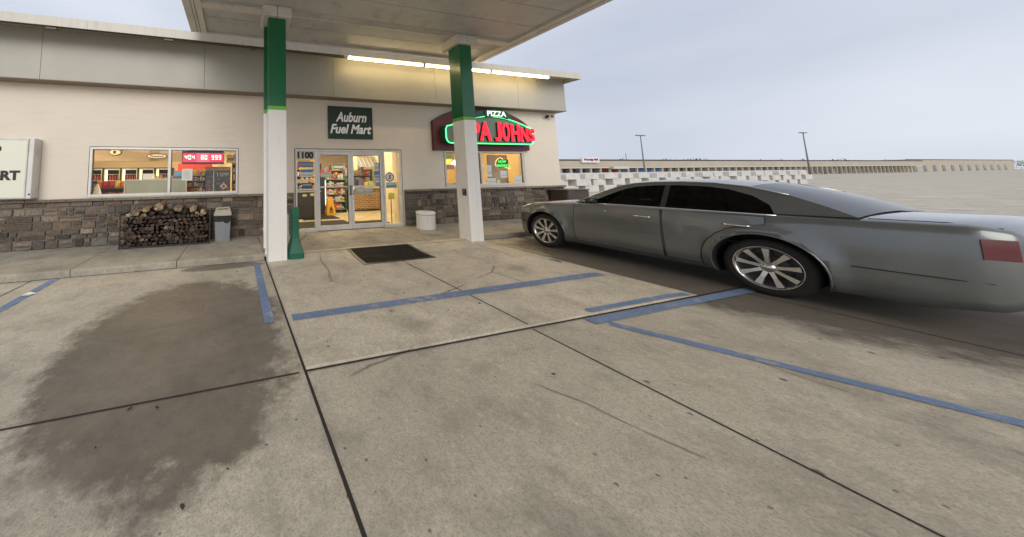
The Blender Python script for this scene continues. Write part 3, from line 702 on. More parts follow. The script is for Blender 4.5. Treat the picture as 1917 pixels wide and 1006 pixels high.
sc_ = thing('security_camera', 'small dark security camera under the fascia at the building corner', 'camera', (10.6, -.05, 3.4))
s = MB(); s.box(10.54, 10.60, -.03, -.003, 3.40, 3.50); s.tube([(10.57, -.03, 3.46), (10.57, -.10, 3.43)], .012, 6); s.build('bracket', M_black, sc_)
s = MB(); s.tube([(10.42, -.16, 3.45), (10.56, -.08, 3.45)], .035, 10); s.tube([(10.60, -.16, 3.44), (10.72, -.10, 3.44)], .03, 10); s.build('body', M_black, sc_)

# ------------------------------------------------------------------ store interior
M_lamp = glow('ceiling lamp panel', (1., .80, .48), 22)
k = 0
for (x, y_) in ((-5, 2.2), (-5, 5.4), (-2, 1.6), (-2, 5.4), (.9, 2.0), (.9, 5.6), (3.2, 1.7), (3.4, 4.6), (5.0, 3.0), (7.4, 1.6), (9.4, 1.6), (8.4, 3.2)):
    o_ = tag(MB().box(x - .3, x + .3, y_ - .6, y_ + .6, 2.925, 2.949).build('ceiling_lamp', M_lamp), 'lit ceiling panel inside the store seen through the glass', 'ceiling lamp', 'ceiling panels inside the store')
M_gpan = weathered('sage counter laminate', (.30, .31, .23), (.35, .36, .28), 2, .4, False, 0, .15)
ct = thing('sales_counter', 'grey green sales counter back behind the left window', 'counter', (-2.0, .7, 0))
box('counter_back', (-2.70, -1.30, .70, .74, .005, 1.425), M_gpan, ct); box('top', (-2.72, -1.28, .69, 1.3, 1.426, 1.455), mat('counter edge', (.55, .52, .42), .4), ct)
box('upright', (-2.735, -2.705, .69, .74, .005, 1.45), mat('counter post', (.55, .50, .40), .4), ct); box('upright', (-1.298, -1.27, .69, .74, .005, 1.42), MATS['counter post'], ct)
cs = thing('snack_shelf', 'dark snack shelf under chip bags at the left window corner', 'shelf', (-3.05, 1.0, 0))
box('shelf_board', (-3.5, -2.78, .86, 1.2, 1.21, 1.235), mat('dark shelf', (.06, .03, .03), .5), cs); box('shelf_board', (-3.5, -2.78, .86, 1.2, .95, .97), MATS['dark shelf'], cs); box('shelf_back', (-3.5, -2.78, 1.2, 1.22, .005, 1.22), MATS['dark shelf'], cs); box('shelf_side', (-3.52, -3.50, .86, 1.22, .005, 1.22), MATS['dark shelf'], cs)
def bag(x, y_, z0, w_, h_, c, lb, grp=None):
    mb = MB(); V = []; n = 6
    for j in range(n + 1):
        for i in range(n + 1):
            u, v = i / n, j / n; bulge = .05 * (max(0, math.sin(math.pi * u)) * max(0, math.sin(math.pi * v))) ** .5
            V.append((x + (u - .5) * w_ * (1 - .12 * math.sin(math.pi * v)), y_ - bulge + rnd.uniform(-.004, .004), z0 + v * h_))
    F = [(j * 7 + i, j * 7 + i + 1, j * 7 + i + 8, j * 7 + i + 7) for j in range(n) for i in range(n)]
    mb.add(V, F, smooth=True); mb.add([(p[0], 2 * y_ - p[1] + .006, p[2]) for p in V], [f[::-1] for f in F], smooth=True)
    o_ = mb.build('chip_bag', mat('bag %s' % (c,), c, .3)); return tag(o_, lb, 'chip bag', grp)
RD, OR, YE = (.55, .03, .02), (.75, .16, .03), (.75, .48, .04)
for i, (c, lb) in enumerate(((OR, 'orange chip bag leftmost on the window snack shelf'), (RD, 'first red chip bag from the left on the snack shelf'), (RD, 'red chip bag just left of the yellow bag'), (YE, 'yellow chip bag on the snack shelf in the left window'), (OR, 'orange chip bag between yellow bag and grey counter'))):
    bag(-3.38 + i * .135, .98, 1.236, .13, .19, c, lb)
for i in range(5): bag(-3.38 + i * .135, .96, .972, .13, .17, ((.35, .05, .05), (.25, .1, .2), (.5, .2, .1))[i % 3], 'dark red bag on the lower snack shelf in the left window', 'bags on the lower snack shelf')
co = MB(); co.lathe([(0, 1.36), (.02, 1.35), (.07, 1.20), (.085, 1.08), (.09, .9)], 16, (-3.20, .42, 0)); tag(co.build('paper_cone', M_paper), 'white cone shaped paper item in the lower left window corner', 'paper item')
tag(box('display_riser', (-3.25, -2.9, .3, .6, .80, .90), M_iwall) if 0 else box('paper_box', (-2.36, -2.14, .85, 1.05, 1.456, 1.60), M_paper), 'white paper box on top of the grey green counter', 'box')
rg_ = thing('cash_register', 'dark register with screen on the counter beside the mullion', 'register', (-1.5, .9, 1.456))
box('base', (-1.66, -1.40, .85, 1.1, 1.457, 1.53), mat('register grey', (.12, .13, .15), .4), rg_); box('screen', (-1.62, -1.44, .88, .91, 1.531, 1.66), mat('register screen', (.05, .08, .12), .2, emit=(.3, .5, .7), estr=.4), rg_)
# coolers along the back wall
M_cool = glow('lit cooler back', (1., .95, .40), 2.2)
cl = None
for i, x in enumerate((-6.3, -5.62, -4.94, -4.26, -3.58)):
    if cl is None:
        cl = thing('drinks_cooler', 'x', 'cooler', (x, 6.9, 0), 'drinks coolers along the back wall')
        MB().box(x, x + .66, 7.5, 7.55, .005, 2.0).box(x, x + .03, 6.9, 7.5, .005, 2.0).box(x + .63, x + .66, 6.9, 7.5, .005, 2.0).box(x + .03, x + .63, 6.9, 7.5, 1.96, 2.0).build('cabinet', M_dark, cl)
        box('light_strip', (x + .05, x + .13, 6.95, 6.97, .3, 1.9), M_cool, cl); bt = MB()
        for z in (.4, .75, 1.1, 1.45, 1.72):
            bt.box(x + .03, x + .63, 7.1, 7.49, z - .02, z)
        bt.build('shelves', M_alu, cl)
        for z in (.4, .75, 1.1, 1.45):
            q = MB(); q.tube
            for kx in range(5): c0 = (x + .17 + kx * .10, 7.16, z); q.lathe([(.0, .002), (.035, .002), (.035, .16), (.014, .22), (.014, .25), (0, .25)], 8, c0)
            q.build('bottle_row', mat('bottles %d' % int(z * 100), ((.5, .1, .05), (.1, .3, .12), (.55, .5, .1), (.1, .15, .4))[int(z * 3) % 4], .3), cl)
        MB().box(x + .03, x + .07, 6.88, 6.9, .1, 1.96).box(x + .6, x + .63, 6.88, 6.9, .1, 1.96).box(x + .07, x + .6, 6.88, 6.9, 1.9, 1.96).build('door_frame', M_alu, cl); t_ = cl
    else:
        t_ = cl.copy(); COL.objects.link(t_); t_.location.x = x
        for chd in list(cl.children): c_ = chd.copy(); COL.objects.link(c_); c_.parent = t_
    t_['label'] = ('leftmost lit drinks cooler on the far store wall', 'second lit drinks cooler from the left far wall', 'middle drinks cooler behind the grey counter', 'fourth drinks cooler above the white paper box', 'rightmost drinks cooler behind the window mullion')[i]
def oval(x, z, a, b_, y_, lb):
    t = thing('oval_sign', lb, 'sign', (x, y_, z), 'oval signs on the bulkhead')
    MB().prism([(x + a * math.cos(q * math.pi / 16), z + b_ * math.sin(q * math.pi / 16)) for q in range(32)], 'y', y_ - .03, y_).build('rim', mat('oval rim', (.18, .14, .10), .5), t)
    MB().prism([(x + (a - .03) * math.cos(q * math.pi / 16), z + (b_ - .03) * math.sin(q * math.pi / 16)) for q in range(32)], 'y', y_ - .04, y_ - .0305).build('face', mat('oval face', (.80, .74, .50), .5, emit=(1, .9, .6), estr=.35), t)
    return t
t = oval(-4.15, 2.43, .20, .12, 3.99, 'small oval sign with a dark emblem on the bulkhead'); MB().box(-4.20, -4.12, 3.945, 3.949, 2.38, 2.48).build('emblem', M_dark, t)
t = oval(-2.80, 2.29, .34, .10, 3.94, 'wide oval sign with dark lettering on the bulkhead'); text('lettering', 'Premium', -3.02, -2.58, 2.25, 2.33, 3.899, M_dark, t, .004, .2, .02)
# LED price sign in the left window
led = thing('led_price_sign', 'red glowing digital sign reading 404 80 999 in the window', 'led sign', (-.8, .12, 1.8))
box('housing', (-1.31, -.32, .13, .17, 1.81, 2.155), mat('led housing', (.05, .008, .02), .4), led)
M_lr = glow('led red field', (1., .04, .14), .6); M_lp = glow('led pink field', (1., .16, .26), .55); M_ld = glow('led digit', (1., .70, .55), 2.4)
for (a, b_), mm in (((-1.29, -.982), M_lr), ((-.979, -.662), M_lp), ((-.659, -.335), M_lr)): box('field', (a, b_, .122, .1295, 1.86, 2.09), mm, led)
SEG = {'0': 'abcdef', '4': 'fgbc', '8': 'abcdefg', '9': 'abcdfg'}
def digits(s_, x0, wd, z0, h, y_):
    mb = MB(); w_ = wd * .66; t = .014
    for i, ch_ in enumerate(s_):
        x = x0 + i * wd; S = {'a': (x, x + w_, z0 + h - t, z0 + h), 'g': (x, x + w_, z0 + h / 2 - t / 2, z0 + h / 2 + t / 2), 'd': (x, x + w_, z0, z0 + t), 'f': (x - .002, x + t, z0 + h / 2 + .009, z0 + h - t - .003), 'b': (x + w_ - t, x + w_ + .002, z0 + h / 2 + .009, z0 + h - t - .003), 'e': (x - .002, x + t, z0 + t + .003, z0 + h / 2 - .009), 'c': (x + w_ - t, x + w_ + .002, z0 + t + .003, z0 + h / 2 - .009)}
        for g_ in SEG[ch_]: a, b_, c_, d_ = S[g_]; mb.box(a, b_, y_ - .006, y_, c_, d_)
    return mb.build('digits', M_ld, led)
digits('404', -1.245, .085, 1.925, .115, .121); digits('80', -.865, .085, 1.925, .115, .121); digits('999', -.615, .085, 1.925, .115, .121)
tag(box('paper_notice', (-1.29, -1.05, .045, .048, 1.41, 1.69), M_paper), 'white paper notice taped inside the left window under the price sign', 'notice')
o_ = MB()
for i in range(7): o_.box(-1.26, -1.08 - rnd.uniform(0, .06), .0425, .0445, 1.64 - i * .03, 1.648 - i * .03)
o_.build('printed_lines', mat('faint print', (.4, .4, .4), .8), bpy.data.objects['paper_notice'])
dc = thing('display_case', 'tall dark merchandise case behind the right half of the left window', 'display case', (-.48, .6, 0))
box('case_body', (-.80, -.17, .62, 1.1, .005, 1.66), mat('dark case', (.035, .035, .038), .35), dc); box('wood_top', (-.81, -.16, .60, 1.12, 1.661, 1.76), weathered('tan case top', (.34, .22, .12), (.42, .28, .16), 8, .5, False, 0, .2), dc)
box('corner_post', (-.60, -.585, .60, .619, .1, 1.655), M_alu, dc)
text('lettering', 'TIPP', -.55, -.20, 1.50, 1.61, .619, mat('grey letters', (.30, .30, .31), .5), dc, .004, 0, .03)
q = MB()
for i in range(26): x = rnd.uniform(-.79, -.62); z = rnd.uniform(1.1, 1.62); q.box(x, x + .03, .608, .619, z, z + .03)
for i in range(22): x = rnd.uniform(-.57, -.22); z = rnd.uniform(1.1, 1.45); q.box(x, x + rnd.uniform(.02, .07), .608, .619, z, z + rnd.uniform(.015, .03))
q.build('small_goods', mat('small dull goods', (.20, .13, .11), .4), dc)
e = MB(); cxm, czm = -.34, 1.24; e.prism([(cxm - .10, czm), (cxm, czm + .10), (cxm + .10, czm), (cxm, czm - .09)], 'y', .600, .607); e.build('emblem_plate', mat('pale emblem', (.45, .43, .42), .5), dc)
MB().prism([(cxm + .045 * math.cos(a * .4), czm + .045 * math.sin(a * .4)) for a in range(16)], 'y', .592, .599).build('emblem_disc', mat('emblem red', (.4, .03, .04), .5), dc)
# red backed tobacco wall and busy shelves
rw = thing('red_display_board', 'bright red display board behind the price sign', 'display board', (-1.2, 2.05, 1.5)); box('board', (-1.75, -.75, 2.05, 2.08, 1.45, 1.93), mat('red board', (.65, .06, .03), .5, emit=(1., .1, .05), estr=.25), rw)
PALS = [(.55, .05, .04), (.65, .35, .05), (.10, .22, .45), (.15, .38, .12), (.6, .58, .5), (.08, .07, .07), (.5, .15, .3), (.65, .55, .1), (.35, .2, .1)]
def shelves(x0, x1, y0, dep, zs, h, lb, goods_lb, cat='shelf', n=None, frame=(.10, .09, .08), step=.085, gname='packaged_goods'):
    t = thing('shelf_unit', lb, cat, ((x0 + x1) / 2, y0, 0))
    f = MB(); f.box(x0 - .02, x0, y0, y0 + dep, .005, h).box(x1, x1 + .02, y0, y0 + dep, .005, h).box(x0, x1, y0 + dep - .01, y0 + dep, .005, h)
    f.build('frame', mat('shelf frame %s' % (frame,), frame, .5), t); sh = MB()
    for z in zs: sh.box(x0 + .001, x1 - .001, y0 + .002, y0 + dep - .011, z - .018, z)
    sh.build('shelf_board', mat('shelf board', (.35, .32, .26), .5), t)
    for z in zs:
        x = x0 + .01; nz = min([q for q in zs if q > z] + [h + .12]) - z
        while x < x1 - step:
            w_ = step * rnd.uniform(.75, 1.3); hh = nz * rnd.uniform(.45, .8); c = rnd.choice(PALS)
            if x + w_ > x1 - .005: break
            g_ = MB(); b_ = min(.012, w_ * .2); g_.box(x, x + w_ - .008, y0 + .01, y0 + dep * .6, z + .001, z + hh, bev=b_)
            o_ = g_.build(gname, mat('goods %s' % (c,), c, .4)); tag(o_, goods_lb, 'goods', goods_lb.replace('small packaged item', 'packaged items'))
            MB().box(x + w_ * .15, x + w_ * .78, y0 + .006, y0 + .0095, z + hh * .3, z + hh * .62).build('pack_label', mat('goods %s' % (rnd.choice(PALS),), (.5, .5, .5), .4), o_)
            x += w_
shelves(-1.42, -.86, 1.45, .35, (.7, 1.08, 1.24, 1.40, 1.55), 1.68, 'low snack shelf between grey counter and dark display case', 'small packaged item on the low shelf beside the dark case', step=.07)
shelves(-.12, .55, 1.6, .4, (.9, 1.15, 1.4, 1.65, 1.9), 2.05, 'bright goods shelf at the right edge of the left window', 'small packaged item on the shelf at the left window right edge', step=.07)
o_ = tag(MB().box(-.28, .0, .9, .93, 1.88, 2.12).build('hanging_script_sign', mat('cream script board', (.6, .5, .34), .6)), 'cream hanging board with dark script beside the price sign', 'sign'); text('lettering', 'sol', -.26, -.05, 1.95, 2.06, .897, M_dark, o_, .004, .4, .01)
# ---- behind the doors
def floor_mat(x0, x1, y0, y1, lb): return tag(box('floor_mat', (x0, x1, y0, y1, .005, .018), mat('indoor mat', (.02, .018, .014), .9)), lb, 'mat')
floor_mat(1.7, 3.45, .35, 1.65, 'black runner mat just inside the left door'); floor_mat(2.2, 3.5, 2.0, 4.3, 'second black mat deeper in the left aisle'); floor_mat(3.55, 4.6, .35, 1.2, 'black mat just inside the right door')
ws = thing('wet_floor_sign', 'yellow folding wet floor sign standing inside the left door', 'wet floor sign', (3.42, 3.0, .005))
M_wy = mat('wet sign yellow', (.80, .42, .02), .4)
for s_ in (-1, 1):
    V = [(3.27, 3.0 + s_ * .16, .02), (3.63, 3.0 + s_ * .16, .02), (3.55, 3.0 + s_ * .015, .66), (3.35, 3.0 + s_ * .015, .66)]
    V += [(a, b_ + s_ * .02, c) for a, b_, c in V]
    MB().add(V, [(0, 1, 2, 3), (7, 6, 5, 4), (0, 4, 5, 1), (1, 5, 6, 2), (2, 6, 7, 3), (3, 7, 4, 0)]).build('panel', M_wy, ws)
V = [(3.40, 2.862 - .024, .24), (3.50, 2.862 - .024, .24), (3.45, 2.905 - .024, .38)]
MB().add([(3.38, 2.822, .20), (3.52, 2.822, .20), (3.45, 2.862, .37)], [(0, 1, 2)]).add([(3.37, 2.812, .13), (3.53, 2.812, .13), (3.53, 2.820, .165), (3.37, 2.820, .165)], [(0, 1, 2, 3)]).build('warning_print', M_dark, ws)
hnl = MB().box(3.42, 3.48, 2.98, 3.02, .665, .70).build('hinge', M_wy, ws)
kc = thing('dark_kiosk', 'dark checkout kiosk panel behind the left side light', 'kiosk', (2.4, 2.4, 0))
box('kiosk_body', (1.95, 2.9, 2.3, 2.9, .005, 1.0), mat('kiosk charcoal', (.03, .03, .028), .4), kc)
box('trim', (1.95, 2.9, 2.28, 2.299, .93, .97), M_alu, kc)
q = MB(); q.prism([(2.30 + .09 * math.cos(a * .393), .82 + .045 * math.sin(a * .393)) for a in range(16)], 'y', 2.285, 2.299).prism([(2.58 + .09 * math.cos(a * .393), .84 + .05 * math.sin(a * .393)) for a in range(16)], 'y', 2.285, 2.299); q.build('oval_sticker', mat('oval sticker', (.6, .62, .25), .5), kc)
shelves(1.72, 2.9, 1.9 + .8, .5, (1.02, 1.25, 1.5, 1.75), 2.0, 'wall of racks behind the left side light', 'small packaged item racked behind the left side light', step=.08)
tw = thing('dark_tower_display', 'narrow black tower display with bright edges behind the left door', 'display', (3.25, 2.6, 0))
box('tower', (3.10, 3.36, 3.3, 3.6, .005, 1.45), M_black, tw)
for x in (3.06, 3.365): box('light_edge', (x, x + .03, 3.29, 3.32, .35, 1.32), glow('display edge light', (.9, 1, .95), 1.5), tw)
shelves(3.5, 4.35, 3.6, .5, (.15, .45, .75, 1.05, 1.35), 1.5, 'green shelf unit of drinks behind the left door', 'small packaged item on the green shelf behind the left door', frame=(.04, .18, .06), step=.10)
q = MB().box(3.15, 4.3, 4.6, 4.9, 1.42, 1.50).build('menu_ledge', M_dark); tag(q, 'dark ledge above the aisle behind the left door', 'ledge')
rb = [tag(box('red_carton', (a, a + .17, 4.62, 4.8, 1.501, 1.501 + h_), mat('goods %s' % (PALS[0],), PALS[0], .4), bev=.008), lb, 'carton') for a, h_, lb in ((3.35, .22, 'short red carton on the dark ledge at left'), (3.62, .30, 'tall red carton in the middle of the dark ledge'), (3.9, .26, 'red carton at the right end of the dark ledge'))]
# brick fronted counter behind the right door
M_brick = mat('brown brick', (.3, .15, .07), .8); b = NB(M_brick); bk_ = b.n('TexBrick'); g_ = b.n('NewGeometry'); sp = b.n('SeparateXYZ'); cb_ = b.n('CombineXYZ'); b.l(g_.outputs['Position'], sp.inputs[0]); b.l(sp.outputs[0], cb_.inputs[0]); b.l(sp.outputs[2], cb_.inputs[1]); b.l(cb_.outputs[0], bk_.inputs['Vector'])
bk_.inputs['Scale'].default_value = 1; bk_.inputs['Brick Width'].default_value = .21; bk_.inputs['Row Height'].default_value = .078; bk_.inputs['Mortar Size'].default_value = .009
bk_.inputs['Color1'].default_value = (.30, .15, .06, 1); bk_.inputs['Color2'].default_value = (.17, .085, .04, 1); bk_.inputs['Mortar'].default_value = (.55, .45, .28, 1); b.col(bk_.outputs[0])
bc = thing('brick_counter', 'brick fronted service counter behind the right door', 'counter', (5.3, 3.7, 0))
box('brick_front', (4.6, 5.93, 3.7, 3.8, .08, .95), M_brick, bc); box('toe_kick', (4.6, 5.93, 3.74, 3.8, .005, .079), M_dark, bc); box('counter_top', (4.55, 5.93, 3.62, 4.3, .951, 1.0), mat('pale counter top', (.6, .55, .45), .3), bc)
for i, (x, w_, h_, c, lb) in enumerate(((4.62, .3, .38, (.05, .05, .05), 'black oven box at the left of the brick counter'), (4.98, .22, .34, (.12, .12, .22), 'navy box standing on the brick counter'), (5.26, .16, .2, (.6, .45, .15), 'small tan box on the brick counter'), (5.46, .2, .26, (.35, .4, .1), 'olive box at the right of the brick counter'))):
    tag(box('counter_box', (x, x + w_, 3.75, 4.0, 1.001, 1.001 + h_), mat('cbox%d' % i, c, .4), bev=.01), lb, 'box')
mn = thing('menu_canopy', 'slanted striped menu canopy above the brick counter', 'menu board', (5.4, 4.0, 1.9))
V = [(4.95, 3.6, 1.86), (5.9, 3.6, 1.86), (5.9, 4.0, 2.30), (4.95, 4.0, 2.30)]; V += [(a, b_ + .03, c) for a, b_, c in V]
MB().add(V, [(0, 1, 2, 3), (7, 6, 5, 4), (0, 4, 5, 1), (1, 5, 6, 2), (2, 6, 7, 3), (3, 7, 4, 0)]).build('slope', mat('grey menu slope', (.16, .17, .19), .4), mn)
for x in (5.1, 5.28, 5.46, 5.64, 5.82): MB().add([(x, 3.594, 1.86), (x + .02, 3.594, 1.86), (x + .02, 3.994, 2.30), (x, 3.994, 2.30)], [(0, 1, 2, 3)]).build('stripe', mat('stripe cream', (.6, .55, .4), .5), mn)
box('end_panel', (4.72, 4.94, 3.7, 3.75, 1.72, 2.3), mat('cream end panel', (.72, .62, .38), .5), mn)
# ---- things stuck on the entrance glass
def poster(name, x0, x1, z0, z1, c, lb, y_=.036, cat='poster', bands=()):
    o_ = tag(box(name, (x0, x1, y_, y_ + .003, z0, z1), mat('poster %s' % (c,), c, .5)), lb, cat)
    for (a, b_, cc) in bands: MB().box(x0 + .01, x1 - .01, y_ - .002, y_ - .0005, z0 + (z1 - z0) * a, z0 + (z1 - z0) * b_).build('printed_band', mat('poster %s' % (cc,), cc, .5), o_)
    return o_
W_, BLU = (.72, .70, .62), (.08, .22, .38)
poster('poster', 1.66, 2.01, 1.45, 1.66, W_, 'white and blue poster on the left side light', bands=((.62, .95, BLU), (.1, .4, (.45, .5, .5))))
poster('poster', 1.60, 2.03, 1.71, 1.87, (.16, .20, .26), 'slate blue banner under the 1100 numerals', bands=((.3, .7, (.22, .27, .34)),))
poster('poster', 1.70, 1.98, 1.14, 1.30, (.06, .10, .13), 'dark teal poster low on the left side light', bands=((.5, .8, (.25, .35, .4)),))
poster('sticker', 1.76, 1.92, 1.335, 1.40, (.72, .62, .38), 'small cream sticker on the left side light', cat='sticker')
poster('poster', 2.23, 2.53, 1.44, 1.57, (.45, .52, .40), 'pale green notice on the left door glass', .026, bands=((.3, .6, (.6, .65, .5)),))
poster('sticker', 2.33, 2.42, 1.58, 1.72, W_, 'small white card on the left door glass', .026, 'sticker')
poster('poster', 3.86, 3.99, 1.63, 1.84, (.35, .40, .45), 'grey blue notice at the top right of the right door', .026, bands=((.5, .8, (.55, .6, .62)),))
poster('poster', 3.84, 4.01, 1.40, 1.60, BLU, 'blue poster on the right door glass', .026, bands=((.2, .45, (.3, .45, .55)),))
poster('poster', 3.86, 4.01, 1.16, 1.38, (.12, .28, .34), 'teal poster below the blue one on the right door', .026, bands=((.5, .8, (.5, .55, .5)),))
poster('poster', 3.26, 3.50, .92, 1.13, (.35, .36, .30), 'grey green flyer low at the left of the right door', .026, bands=((.5, .85, (.5, .5, .45)),))
poster('poster', 3.52, 3.78, .93, 1.12, (.42, .45, .38), 'pale flyer beside the grey green one on the right door', .026, bands=((.2, .5, (.3, .35, .3)),))
c0 = (4.33, 1.42); rs = thing('round_sticker', 'round white and maroon sticker on the right side light', 'sticker', (c0[0], .04, c0[1]))
MB().prism([(c0[0] + .14 * math.cos(a * math.pi / 12), c0[1] + .14 * math.sin(a * math.pi / 12)) for a in range(24)], 'y', .033, .037).build('disc', mat('sticker maroon', (.12, .03, .06), .5), rs)
MB().prism([(c0[0] + .11 * math.cos(a * math.pi / 12), c0[1] + .11 * math.sin(a * math.pi / 12)) for a in range(24)], 'y', .030, .0325).build('disc_face', mat('poster %s' % (W_,), W_, .5), rs)
text('lettering', 'S', c0[0] - .05, c0[0] + .05, c0[1] - .06, c0[1] + .07, .0295, MATS['sticker maroon'], rs, .002, .2, .04)
poster('poster', 4.20, 4.55, 1.10, 1.27, (.40, .48, .42), 'pale green flyer under the round sticker', .03, bands=((.1, .45, (.08, .25, .25)),))
st_ = thing('stand_sign', 'yellow card on a thin dark stand behind the right side light', 'sign stand', (4.53, .35, 0))
box('card', (4.43, 4.63, .33, .34, .75, .93), mat('yellow card', (.62, .55, .05), .5), st_); box('pole', (4.52, 4.54, .345, .365, .02, .95), M_dark, st_); MB().lathe([(.0, .02), (.11, .012), (.12, .005)], 20, (4.53, .355, 0)).build('base', M_dark, st_)
shelves(4.3, 5.85, 5.2, .4, (1.15, 1.45, 1.75), 2.0, 'long wall shelf of goods behind the brick counter', 'small packaged item on the wall shelf behind the brick counter', step=.12)
shelves(1.2, 4.2, 6.6, .4, (.2, .6, 1.0, 1.4, 1.8), 2.15, 'long tall shelf of goods on the far wall behind the left door', 'small packaged item on the far wall shelf behind the left door', step=.16)
q = thing('hanging_banner', 'red and yellow banner hung above the aisle behind the left door', 'banner', (3.4, 4.2, 2.2)); box('cloth', (3.0, 3.35, 4.2, 4.215, 1.95, 2.45), mat('banner red', (.5, .06, .04), .6), q); box('stripe', (3.02, 3.33, 4.192, 4.199, 2.1, 2.25), mat('banner yellow', (.7, .5, .06), .6), q)
q = thing('hanging_banner', 'grey blue price banner hung above the aisle nearest the door handles', 'banner', (4.0, 3.4, 2.2)); box('cloth', (3.75, 4.2, 3.4, 3.415, 1.75, 2.0), mat('banner slate', (.12, .16, .22), .6), q); box('stripe', (3.77, 4.18, 3.392, 3.399, 1.82, 1.88), mat('banner pale', (.6, .6, .55), .6), q)
# ---- pizza shop window
ns_ = thing('neon_sign', 'green neon sign reading NOW BAKING with an orange roof outline', 'neon sign', (8.6, .12, 1.6))
M_n2 = glow('neon letters', (.10, 1., .15), 1.0); M_n3 = glow('neon orange', (1., .55, .12), 2.2)
box('backing', (8.42, 8.90, .155, .16, 1.68, 1.95), mat('neon backing', (.006, .015, .006), .4), ns_)
text('lettering', 'NOW', 8.47, 8.80, 1.83, 1.925, .154, M_n2, ns_, .012, 0, .0); text('lettering', 'BAKING', 8.41, 8.90, 1.70, 1.795, .154, M_n2, ns_, .012, 0, .0)
MB().tube([(8.36, .14, 1.72), (8.32, .14, 1.78), (8.37, .14, 1.90), (8.47, .14, 1.99), (8.58, .14, 2.01), (8.66, .14, 1.95)], .008, 6).tube([(8.72, .14, 1.69), (8.86, .14, 1.65), (8.96, .14, 1.63), (8.90, .14, 1.72)], .008, 6).build('tube_outline', M_n3, ns_)
for i, (x0, x1, z0, z1, lb) in enumerate(((7.85, 8.05, 1.38, 1.76, 'tall white paper at the left of the pizza window pane'), (8.40, 8.68, 1.34, 1.57, 'white paper under the neon sign'), (8.98, 9.27, 1.16, 1.39, 'white paper in the lower right pizza window corner'), (7.82, 8.19, 1.165, 1.33, 'wide white paper at the lower left of the pizza pane'), (8.24, 8.36, 1.165, 1.27, 'smallest white paper on the pizza window sill'))):
    poster('paper_notice', x0, x1, z0, z1, (.66, .68, .66), lb, .04, 'notice', ((.2, .45, (.5, .54, .58)),))
nb = thing('notice_board', 'grey framed board behind the neon sign', 'board', (9.0, .8, 1.1)); box('board', (8.72, 9.55, .80, .82, 1.0, 2.12), mat('grey board', (.30, .27, .24), .6), nb); MB().box(8.69, 8.72, .79, .82, 1.0, 2.15).box(9.55, 9.58, .79, .82, 1.0, 2.15).box(8.72, 9.55, .79, .82, 2.12, 2.15).build('frame', mat('board frame', (.18, .13, .09), .5), nb)
lp = thing('pendant_lamp', 'white glowing pendant lamp beside the right pillar', 'pendant lamp', (7.95, 1.5, 1.8)); MB().lathe([(.03, 2.02), (.06, 2.0), (.16, 1.84), (.165, 1.80)], 24, (7.95, 1.5, 0)).build('shade', glow('lamp shade', (1, .95, .85), 1.6), lp); MB().tube([(7.95, 1.5, 2.02), (7.95, 1.5, 2.94)], .008, 6).build('cord', M_dark, lp)
pc = thing('pizza_counter', 'dark counter along the left of the pizza window', 'counter', (7.1, 1.0, 0)); box('counter_body', (6.3, 7.7, .9, 1.5, .005, 1.12), mat('dark brown counter', (.07, .035, .02), .5), pc); box('counter_top', (6.25, 7.75, .86, 1.55, 1.121, 1.16), mat('dark counter top', (.10, .06, .04), .3), pc)
bw = MB(); bw.lathe([(0, 1.165), (.10, 1.165), (.16, 1.28), (.15, 1.28), (.09, 1.18), (0, 1.18)], 20, (6.98, 1.1, 0)); tag(bw.build('serving_bowl', mat('dark bowl', (.05, .025, .02), .4)), 'dark bowl on the counter in the left of the pizza window', 'bowl')
mb_ = thing('menu_board', 'bright yellow lit menu board on the pizza shop wall', 'menu board', (8.9, 3.9, 2)); box('panel', (8.4, 9.9, 3.90, 3.94, 1.95, 2.7), mat('menu yellow', (.7, .5, .08), .5, emit=(1., .75, .15), estr=.6), mb_)
shelves(4.62, 5.9, 4.35, .3, (.9, 1.2, 1.5), 1.78, 'back counter shelf crowded with goods above the brick counter', 'small packaged item on the back counter shelf above the bricks', step=.09)
shelves(-2.9, -1.45, 3.2, .35, (1.15, 1.36), 1.56, 'low aisle shelf of goods behind the grey counter', 'small packaged item on the aisle shelf behind the grey counter', step=.1)
poster('poster', 6.30, 6.62, 1.62, 1.78, (.60, .30, .25), 'pink poster at the left of the pizza window', .04); poster('poster', 6.30, 6.60, 1.95, 2.14, (.65, .50, .08), 'yellow green poster at the top left of the pizza window', .04, bands=((.2, .5, (.4, .5, .1)),))

# ------------------------------------------------------------------ parked car, nose to the walkway
XC, YN = 7.335, -1.95
M_car = mat('grey green car paint', (.19, .205, .205), .28, metal=.5, coat=.8)
b = NB(M_car); b.col(b.ramp(b.noise(b.pos(), 4, 6, .6), [(.35, (.15, .162, .162)), (.7, (.165, .178, .175))]))
M_chr = mat('chrome', (.75, .75, .74), .12, metal=1.); M_tyre = mat('tyre rubber', (.014, .013, .012), .75); M_rim = mat('rim alloy', (.62, .61, .59), .25, metal=.9)
car = thing('parked_car', 'dark grey green sedan parked nose to the walkway at the right', 'car', (XC, YN - 2.5, PZ))
def W(x, t, z): return (XC - x, YN - t, PZ + z)
def lerp(tab, t):
    if t <= tab[0][0]: return tab[0][1]
    for (a, p), (b_, q) in zip(tab, tab[1:]):
        if t <= b_: u = (t - a) / (b_ - a); u = u * u * (3 - 2 * u) * .5 + u * .5; return p + (q - p) * u
    return tab[-1][1]
HW = [(0, .55), (.06, .70), (.18, .81), (.45, .895), (.9, .925), (1.5, .935), (2.6, .94), (3.3, .935), (4.1, .915), (4.5, .87), (4.64, .78), (4.70, .66)]
ZT = [(0, .60), (.05, .74), (.15, .82), (.45, .90), (.9, .955), (1.4, .995), (2.7, 1.0), (3.8, 1.02), (4.5, 1.03), (4.63, .99), (4.70, .9)]
